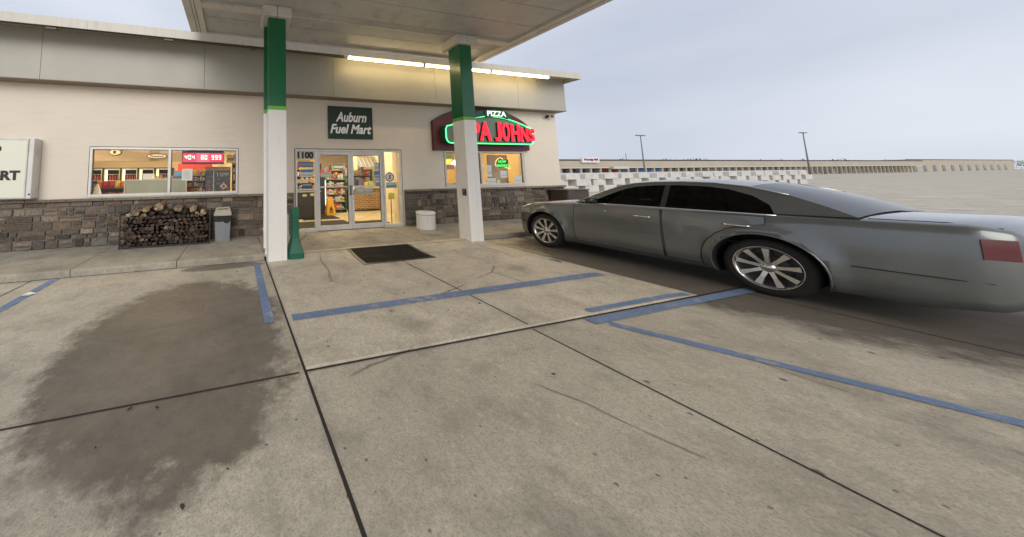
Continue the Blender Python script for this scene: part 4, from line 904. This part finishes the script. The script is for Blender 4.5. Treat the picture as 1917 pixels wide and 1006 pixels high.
ZB = [(0, .36), (.08, .26), (.3, .19), (4.2, .19), (4.55, .26), (4.70, .38)]
GS = [(.19, .93), (.24, .965), (.34, .985), (.5, 1.), (.7, .998), (.86, .985), (.95, .968), (1.02, .945)]
TW = (.76, 3.42); ZA = .348; RA = .41
def flare(t, z):
    r_ = 0
    if z > .9: return .048 * max(0, 1 - (z - .9) / .1) * (max(0, math.exp(-((t - TW[0]) / .4) ** 2)) * .5)
    for tw_ in TW:
        d = math.hypot(t - tw_, z - ZA) - RA
        if d > -.08: r_ = max(r_, .048 * math.exp(-(max(0, d) / .075) ** 2))
        else: r_ = max(r_, .048)
    return r_
def hw(t, z): return lerp(HW, t) * lerp(GS, z) + flare(t, z)
TS = sorted({round(v, 3) for v in [0, .02, .05, .1, .15, .22, .3, .37] + [.4 + i * .05 for i in range(17)] + [1.3 + i * .15 for i in range(10)] + [2.8 + i * .05 for i in range(25)] + [4.1, 4.2, 4.3, 4.4, 4.48, 4.54, 4.59, 4.63, 4.67, 4.70]})
sec = []
for t in TS:
    zt, zb = lerp(ZT, t), lerp(ZB, t); h = []
    h.append((0, zb)); h.append((lerp(HW, t) * .8, zb))
    K = 9
    for k in range(K + 1): z = zb + .02 + (zt - .035 - zb - .02) * k / K; h.append((hw(t, z), z))
    wv_ = hw(t, zt - .035)
    h += [(wv_ - .025, zt - .010), (wv_ - .075, zt), (wv_ * .72, zt + .018), (wv_ * .35, zt + .03), (0, zt + .034)]
    sec.append(h)
nh = len(sec[0]); ringn = 2 * nh - 2
V = []
for t, h in zip(TS, sec):
    full = h + [(-x, z) for x, z in h[-2:0:-1]]
    V += [W(x, t, z) for x, z in full]
F = [(i * ringn + k, i * ringn + (k + 1) % ringn, (i + 1) * ringn + (k + 1) % ringn, (i + 1) * ringn + k) for i in range(len(TS) - 1) for k in range(ringn)]
F += [tuple(range(ringn)), tuple(range((len(TS) - 1) * ringn, len(TS) * ringn))]
cbm = MB(); cbm.add(V, F, smooth=True); body = cbm.build('body', M_car, car)
cut = MB()
for tw_ in TW:
    for s_ in (-1, 1):
        xa, xb = sorted((s_ * .62, s_ * 1.1)); c = W(0, tw_, ZA)
        vs = []; n = 40
        for xx in (xa, xb): vs += [(XC - xx, c[1] + RA * math.cos(2 * math.pi * k / n), c[2] + RA * math.sin(2 * math.pi * k / n)) for k in range(n)]
        cut.add(vs, [(k, (k + 1) % n, n + (k + 1) % n, n + k) for k in range(n)] + [tuple(range(n)), tuple(range(n, 2 * n))])
co_ = cut.build('cutter', M_dark, car)
md_ = body.modifiers.new('b', 'BOOLEAN'); md_.operation = 'DIFFERENCE'; md_.object = co_; md_.solver = 'EXACT'; md_.use_self = False
bpy.context.view_layer.update()
me = bpy.data.meshes.new_from_object(body.evaluated_get(bpy.context.evaluated_depsgraph_get()))
body.modifiers.clear(); body.data = me; bpy.data.objects.remove(co_)
body.data.materials.clear(); body.data.materials.append(M_car); body.data.materials.append(M_dark)
cxl = {}
for p in body.data.polygons:
    c = p.center + WL[car.name]
    for tw_ in TW:
        q = W(0, tw_, ZA)
        if math.hypot(c.y - q[1], c.z - q[2]) < RA - .0 + .001 and abs(c.x - XC) < .945 and abs(c.x - XC) > .6 and (abs(p.normal.x) < .3 or abs(c.x - XC) < .65): p.material_index = 1; p.use_smooth = False
# arch lips
for tw_ in TW:
    for s_ in (-1, 1):
        pts = []
        for k in range(25):
            a = math.pi * (-.12 + 1.24 * k / 24); t = tw_ + (RA + .004) * math.cos(a); z = ZA + (RA + .004) * math.sin(a)
            if z < .19: z = .19
            x = hw(t, z) * s_; pts.append(W(x - s_ * .006, t, z))
        MB().tube(pts, .010, 6).build('arch_lip', M_car, car)
# cabin: side outline (t, z)
def cw(z): return .875 - max(0, z - 1.0) * .62
OUT = [(1.38, 1.0), (1.57, 1.11), (1.76, 1.22), (1.95, 1.315), (2.13, 1.368), (2.38, 1.395), (2.7, 1.405), (3.0, 1.39), (3.3, 1.345), (3.6, 1.25), (3.85, 1.13), (4.02, 1.035)]
WIN = [(1.60, 1.02), (1.72, 1.09), (1.88, 1.185), (2.04, 1.27), (2.18, 1.315), (2.40, 1.343), (2.68, 1.352), (2.95, 1.34), (3.15, 1.305), (3.35, 1.225), (3.48, 1.12), (3.52, 1.02)]
cab = MB()
for s_ in (-1, 1):
    P = [W(s_ * cw(z), t, z) for t, z in OUT]; Q = [W(s_ * (cw(z) + .002), t, z) for t, z in WIN]; n = len(OUT)
    cab.add(P + Q, [(i, i + 1, n + i + 1, n + i) for i in range(n - 1)], smooth=True)
    bz0 = [W(s_ * (cw(1.0)), t, .985) for t, z in WIN]
n = len(OUT); nc = 9
grid = []
for t, z in OUT:
    for j in range(nc):
        u = -1 + 2 * j / (nc - 1); grid.append(W(u * cw(z), t - (0.10 * (1 - u * u) if t < 2.2 else 0), z + .035 * (1 - u * u)))
ft = [(i * nc + j, i * nc + j + 1, (i + 1) * nc + j + 1, (i + 1) * nc + j) for i in range(4, 8) for j in range(nc - 1)]
cab.add(grid, ft, smooth=True)
cab.build('roof', M_car, car)
MB().add(grid, [(i * nc + j, i * nc + j + 1, (i + 1) * nc + j + 1, (i + 1) * nc + j) for i in range(0, 4) for j in range(nc - 1)], smooth=True).build('windshield', M_cglass, car)
MB().add(grid, [(i * nc + j, i * nc + j + 1, (i + 1) * nc + j + 1, (i + 1) * nc + j) for i in range(8, n - 1) for j in range(nc - 1)], smooth=True).build('rear_window', M_cglass, car)
for s_ in (-1, 1): MB().tube([W(s_ * (cw(z) + .004), t, z + .002) for t, z in OUT[:10]], .008, 6).build('roof_rail_trim', mat('bright trim', (.6, .6, .58), .2, metal=.9), car)
def side_poly(pts, x_off=0., s_=1): return [W(s_ * (cw(z) + x_off), t, z) for t, z in pts]
def tq(t):
    for (a, za), (b_, zb_) in zip(WIN, WIN[1:]):
        if a <= t <= b_: return za + (zb_ - za) * (t - a) / (b_ - a)
    return 1.02
for s_ in (-1, 1):
    for (ta, tb_) in ((1.60, 2.52), (2.58, 3.52)):
        T_ = [ta] + [t for t, z in WIN if ta < t < tb_] + [tb_]; top_ = [(t, tq(t)) for t in T_]; bot_ = [(t, 1.0) for t in T_]
        n2 = len(T_); MB().add(side_poly(bot_, -.004, s_) + side_poly(top_, -.004, s_), [(i, i + 1, n2 + i + 1, n2 + i) for i in range(n2 - 1)], smooth=True).build('side_window', M_cglass, car)
    MB().add(side_poly([(2.52, .99), (2.58, .99), (2.58, tq(2.58)), (2.52, tq(2.52))], .002, s_), [(0, 1, 2, 3)]).build('door_pillar', M_black, car)
    MB().tube([W(s_ * (cw(1.0) + .008 + .03), t, 1.003) for t in (1.58, 1.9, 2.2, 2.6, 3.0, 3.3, 3.55)], .010, 6).build('beltline_chrome', M_chr, car)
    # doors as shallow skins over the body side
    for (ta, tb_), nm in (((1.36, 2.54), 'front_door'), ((2.56, 3.46), 'rear_door')):
        Vd = []; NT, NZ = 16, 8
        for i in range(NT + 1):
            for j in range(NZ + 1):
                z = .27 + (.97 - .27) * j / NZ; te = ta + (-.03 + .10 * (j / NZ - .4) ** 2 if nm == 'front_door' else 0); te2 = min(tb_, TW[1] - math.sqrt(max(0, (RA + .10) ** 2 - (z - ZA) ** 2)) if z < ZA + RA + .10 else tb_) if nm == 'rear_door' else tb_
                t = te + (te2 - te) * i / NT; Vd.append(W(s_ * (hw(t, z) + .005 + (.006 if .30 < z < .36 else 0)), t, z))
        d = MB().add(Vd, [(i * (NZ + 1) + j, i * (NZ + 1) + j + 1, (i + 1) * (NZ + 1) + j + 1, (i + 1) * (NZ + 1) + j) for i in range(NT) for j in range(NZ)], smooth=True).build('door', M_car, car)
        edge = [Vd[j] for j in range(NZ + 1)]; MB().tube(edge, .0045, 5).tube([Vd[NT * (NZ + 1) + j] for j in range(NZ + 1)], .0045, 5).tube([Vd[i * (NZ + 1)] for i in range(NT + 1)], .004, 5).build('door_gap', M_dark, d)
        th = tb_ - .20; MB().tube([W(s_ * (hw(th + q, .84) + dd), th + q, .845) for q, dd in ((-.12, .01), (-.10, .035), (0, .042), (.08, .035), (.10, .01))], .014, 8).build('handle', M_chr, d)
        if nm == 'front_door': MB().tube([W(s_ * (hw(1.85, .90) + .01), t, .88) for t in (1.80, 1.87)], .012, 8).build('side_marker', M_chr, d)
    # mirror
    mi = MB(); 
    mi.lathe([(0, -.09), (.05, -.08), (.075, -.03), (.08, .04), (.07, .07), (0, .072)], 14, (0, 0, 0), 'x')
    mi.v = [W(s_ * (1.0) + v[0] * 1.1 * -1, 1.70 + v[1] * .8, 1.06 + v[2] * .85) for v in mi.v]; mi.build('mirror', mat('black mirror shell', (.03, .032, .034), .25), car)
    MB().tube([W(s_ * .87, 1.70, 1.02), W(s_ * .97, 1.70, 1.04)], .025, 8).build('mirror_arm', M_black, car)
    # headlight, marker, tail light
    hl = MB(); Vh = []
    for i in range(7):
        for j in range(5):
            t = .045 + .42 * (i / 6) ** 1.3; z = .66 + (.155 - .05 * i / 6) * j / 4 + .04 * i / 6; Vh.append(W(s_ * (hw(t, min(z, lerp(ZT, t) - .035)) + .007), t, min(z, lerp(ZT, t) - .02)))
    hl.add(Vh, [(i * 5 + j, i * 5 + j + 1, (i + 1) * 5 + j + 1, (i + 1) * 5 + j) for i in range(6) for j in range(4)], smooth=True).build('headlight', mat('headlight lens', (.45, .47, .47), .1, metal=.3, coat=1), car)
    Vt = []
    for i in range(5):
        for j in range(5): t = 4.53 + .12 * i / 4; z = .82 + .09 * (j - 2) / 2; Vt.append(W(s_ * (hw(t, z) + .006), t, z))
    MB().add(Vt, [(i * 5 + j, i * 5 + j + 1, (i + 1) * 5 + j + 1, (i + 1) * 5 + j) for i in range(4) for j in range(4)], smooth=True).build('tail_light', mat('tail lens', (.10, .004, .006), .35), car)
    MB().tube([W(s_ * (hw(t, .50) + .006), t, .50) for t in (.08, .15, .25, .34)], .008, 6).build('bumper_seam', M_dark, car); MB().tube([W(s_ * (hw(t, .52) + .004), t, .52) for t in (3.95, 4.1, 4.25, 4.4, 4.55)], .005, 6).build('bumper_seam', M_dark, car)
box('grille', (XC - .42, XC + .42, YN + .0, YN + .02, PZ + .42, PZ + .64), M_chr, car, bev=.008); MB().box(XC - .38, XC + .38, YN + .021, YN + .026, PZ + .45, PZ + .61).build('grille_mesh', M_dark, car)
# hood shut line, cowl and wipers
MB().tube([W(x, 1.44, 1.0 + .030 * (1 - (x / .9) ** 2) + .006) for x in [-.8 + .1 * i for i in range(17)]], .012, 6).tube([W(.78, 1.46, 1.03), W(.1, 1.56, 1.09)], .010, 6).tube([W(.1, 1.46, 1.05), W(-.6, 1.58, 1.09)], .010, 6).build('wiper', M_black, car)
MB().tube([W(.80 * q, t, lerp(ZT, t) + .006) for q, t in ((.82, .25), (.90, .6), (.98, 1.0), (1.0, 1.36))], .0035, 5).build('hood_gap', M_dark, car)
MB().tube([W(.80 * q, t, lerp(ZT, t) + .004) for q, t in ((.98, 4.05), (.96, 4.2), (.93, 4.4), (.86, 4.6))], .004, 5).build('trunk_gap', M_dark, car)
# dark interior: seats and dashboard
it = MB(); it.box(XC - .7, XC + .7, YN - 1.95, YN - 1.6, PZ + .75, PZ + 1.0).box(XC - .8, XC + .8, YN - 3.5, YN - 1.6, PZ + .6, PZ + .62)
for x in (-.36, .36): it.box(XC + x - .24, XC + x + .24, YN - 2.62, YN - 2.47, PZ + .6, PZ + 1.13, bev=.05); it.box(XC + x - .12, XC + x + .12, YN - 2.60, YN - 2.50, PZ + 1.14, PZ + 1.27, bev=.03)
it.build('seats', mat('dark seat fabric', (.02, .02, .02), .8), car)
# wheels
for tw_ in TW:
    for s_ in (-1, 1):
        c = W(s_ * .80, tw_, ZA - .002); R0 = .345
        wheel = MB().lathe([(.245, -.10), (.29, -.108), (.328, -.095), (R0, -.07), (R0 + .0, .07), (.328, .095), (.29, .108), (.245, .10), (.225, .0), (.245, -.10)], 48, c, 'x').build('wheel', M_tyre, car)
        o_x = -s_ * .098   # outer face direction in world x
        rm_ = MB(); sx = -s_
        rm_.lathe([(.248, sx * .105), (.256, sx * .110), (.244, sx * .098), (.23, sx * .085), (.222, sx * .03), (.222, -sx * .09)], 48, c, 'x')
        for k in range(9):
            a = 2 * math.pi * k / 9 + .2; u = Vector((0, math.cos(a), math.sin(a))); v = Vector((0, -math.sin(a), math.cos(a))); C_ = Vector(c)
            P = []
            for r0, hwid, dx in ((.045, .020, .075), (.13, .017, .088), (.232, .028, .098)):
                for e in (-1, 1): P.append(C_ + u * r0 + v * hwid * e + Vector((sx * dx, 0, 0)))
                for e in (1, -1): P.append(C_ + u * r0 + v * hwid * 1.15 * e + Vector((sx * (dx - .03), 0, 0)))
            rm_.add([tuple(p) for p in P], [(i * 4 + q, i * 4 + (q + 1) % 4, (i + 1) * 4 + (q + 1) % 4, (i + 1) * 4 + q) for i in range(2) for q in range(4)])
        rm_.lathe([(0, sx * .095), (.028, sx * .093), (.034, sx * .085), (.06, sx * .075), (.065, sx * .05)], 24, c, 'x')
        rm_.build('rim', M_rim, wheel)
        MB().lathe([(0, sx * .02), (.222, sx * .02)], 32, c, 'x').lathe([(.065, sx * .03), (.17, sx * .03), (.17, sx * .022)], 32, c, 'x').build('brake_disc', mat('brake dark', (.03, .028, .026), .5), wheel)
# ------------------------------------------------------------------ far side: concrete blocks, mall, trees, poles
M_blk = weathered('off white concrete block', (.55, .53, .50), (.64, .62, .58), 2, .85, False, .1, .45)
M_blk_shade = weathered('shade toned concrete block', (.13, .118, .105), (.19, .17, .15), 2, .85, False, .1, .45)  # shade of the wall's gaps painted as a darker concrete tone
blk = None; YB = 10.3; nb_ = 0
BL, BH, BD = 1.55, .54, .70
def block(x, z, rounded):
    BL = rnd.uniform(1.4, 1.72)
    z0 = PZ + z
    if rounded:
        pr = [(x, z0), (x + BL, z0), (x + BL, z0 + BH * .80), (x + BL * .86, z0 + BH * .97), (x + BL * .5, z0 + BH * 1.03), (x + BL * .14, z0 + BH * .97), (x, z0 + BH * .80)]
    else: pr = [(x, z0), (x + BL, z0), (x + BL, z0 + BH - .04), (x + BL - .04, z0 + BH - .002), (x + .04, z0 + BH - .002), (x, z0 + BH - .04)]
    return MB().prism(pr, 'y', YB + rnd.uniform(-.12, .10), YB + BD + rnd.uniform(-.05, .1))
names = {0: 'bottom', 1: 'middle', 2: 'top'}
for lv_ in range(3):
    for i in range(18):
        x = 24.2 + i * 2.3 + (1.15 if lv_ % 2 else 0)
        o_ = block(x, lv_ * BH, lv_ == 2).build('concrete_block', M_blk)
        tag(o_, ('off white concrete block in the bottom course of the stacked wall', 'off white concrete block in the middle course of the stacked wall', 'round topped white concrete block in the top course')[lv_], 'concrete block', 'stacked concrete blocks, %s course' % names[lv_])
for lv_ in range(2):  # rear stack added to close off light so the gaps read as shaded
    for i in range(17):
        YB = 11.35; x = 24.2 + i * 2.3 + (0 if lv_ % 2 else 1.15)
        tag(block(x, lv_ * BH, False).build('concrete_block', M_blk_shade), 'shade toned concrete block added behind the white wall to darken its gaps', 'concrete block', 'added concrete blocks of the rear stack')
YM = 52.5
fl = MB()
for i in range(90): fl.add([(62 + i * 2.9, 36, PZ + .006), (62.12 + i * 2.9, 36, PZ + .006), (62.12 + i * 2.9, 41, PZ + .006), (62 + i * 2.9, 41, PZ + .006)], [(0, 1, 2, 3)])
for i in range(90): fl.add([(62 + i * 2.9, 18, PZ + .006), (62.12 + i * 2.9, 18, PZ + .006), (62.12 + i * 2.9, 24, PZ + .006), (62 + i * 2.9, 24, PZ + .006)], [(0, 1, 2, 3)])
struct(fl.build('far_bay_lines', M_wht))
mall = thing('mall_building', 'long low beige shopping mall across the parking lot', 'building', (110, YM, PZ))
M_mall = weathered('mall beige wall', (.42, .37, .30), (.48, .43, .35), .2, .85, False, 0, .2)
M_mg = mat('dark shop glass', (.018, .022, .03), .15)
MB().box(70, 330, YM, YM + 40, 3.05, 5.5).box(70, 330, YM + 2.5, YM + 40, PZ, 3.05).build('wall', M_mall, mall)
MB().box(70, 330, YM - .15, YM - .003, 5.25, 5.58).build('roof_edge', M_dark, mall)
MB().box(70, 330, YM - .06, YM - .004, 3.0, 3.22).build('fascia_trim', mat('mall trim', (.6, .56, .48), .8), mall)
for i in range(60):
    x = 84 + i * 4.0; MB().box(x, x + .55, YM + .1, YM + .5, PZ, 3.04).build('post', M_mall, mall)
    cc = (M_mg, M_mg, mat('grey shop front', (.12, .13, .14), .4), M_mg, mat('pale shop door', (.3, .29, .27), .5))[rnd.randrange(5)] if i > 13 else M_mg
    if i in (6, 7): cc = mat('red shop front', (.30, .01, .03), .5)
    if i in (10, 11, 12): cc = mat('blue shop front', (.03, .18, .5), .5)
    MB().box(x + .7, x + 3.8, YM + 2.42, YM + 2.495, .2 if i % 3 else PZ + .01, 2.9).build('shop_window', cc, mall)
MB().box(108, 114.5, YM - .9, YM - .16, 2.75, 3.5).build('awning', mat('pale awning', (.55, .56, .5), .7), mall)
ms = thing('mall_sign', 'white sign with maroon letters on the mall roof edge', 'sign', (99.5, YM - .4, 4.5))
box('panel', (96.0, 102.9, YM - .55, YM - .16, 4.62, 6.15), mat('mall sign white', (.75, .72, .72), .6), ms)
text('lettering', 'Westedge Mall', 96.6, 102.3, 5.0, 5.85, YM - .56, mat('mall maroon', (.22, .01, .07), .6), ms, .05, 0, .03)
M_pole = mat('pole grey', (.16, .16, .17), .5)
lpz = thing('light_pole', 'tall thin parking lot light pole with a flat lamp head', 'light pole', (82.2, 32.5, PZ))
MB().tube([(82.2, 32.5, PZ), (82.2, 32.5, 9.2)], [.14, .07], 8).build('pole', M_pole, lpz); MB().box(80.9, 83.5, 32.3, 32.7, 9.2, 9.36).build('lamp_head', M_pole, lpz)
lp2 = thing('light_pole', 'second tall light pole far beyond the parked car', 'light pole', (120, 25, PZ)); MB().tube([(120, 25, PZ), (120, 25, 9.6)], [.14, .07], 8).build('pole', M_pole, lp2); MB().box(118.8, 121.2, 24.8, 25.2, 9.6, 9.76).build('lamp_head', M_pole, lp2)
tag(MB().tube([(117.5, YM + 1, 5.5), (117.5, YM + 1, 7.6)], .07, 6).build('roof_antenna', M_pole), 'thin antenna mast standing on the mall roof', 'antenna')
# distant bare trees and a low warehouse towards the right
M_trunk = mat('bare bark', (.07, .055, .045), .9); M_leaf = mat('dull autumn foliage', (.075, .07, .045), .9); b = NB(M_leaf); b.col(b.ramp(b.noise(b.pos(), 1.2, 3), [(.3, (.05, .055, .035)), (.7, (.12, .095, .06))]))
wh = thing('warehouse_building', 'plain pale warehouse far off beyond the end of the mall', 'building', (420, 60, PZ))
MB().box(350, 520, 60, 90, PZ, 6.6).build('wall', M_mall, wh); MB().box(350, 520, 59.85, 59.99, 6.4, 6.75).build('roof_edge', M_dark, wh)
for i in range(12): MB().box(358 + i * 13, 362 + i * 13, 59.9, 59.99, PZ, 3.4).build('loading_door', M_mg, wh)
cr_ = MB()
for i in range(420):
    a, b_, c, r0 = 150 + i * 1.9 + rnd.uniform(-3, 3), rnd.uniform(105, 130), rnd.uniform(2.5, 8.5), rnd.uniform(1.5, 3)
    for _ in range(45):
        d = Vector((rnd.gauss(0, 1), rnd.gauss(0, 1), rnd.gauss(0, 1))).normalized() * r0 * rnd.uniform(.3, 1) ** .5; s_ = rnd.uniform(.2, .5); u = Vector((rnd.gauss(0, 1), rnd.gauss(0, 1), rnd.gauss(0, 1))).normalized() * s_; v = Vector((rnd.gauss(0, 1), rnd.gauss(0, 1), rnd.gauss(0, 1))).normalized() * s_
        q = Vector((a, b_, max(.4, c))) + d; cr_.add([q - u, q + v, q + u, q - v], [(0, 1, 2, 3)])
o_ = cr_.build('distant_wood', M_leaf); o_['kind'] = 'stuff'; o_['label'] = 'far off dull green wood beyond the mall'; o_['category'] = 'wood'
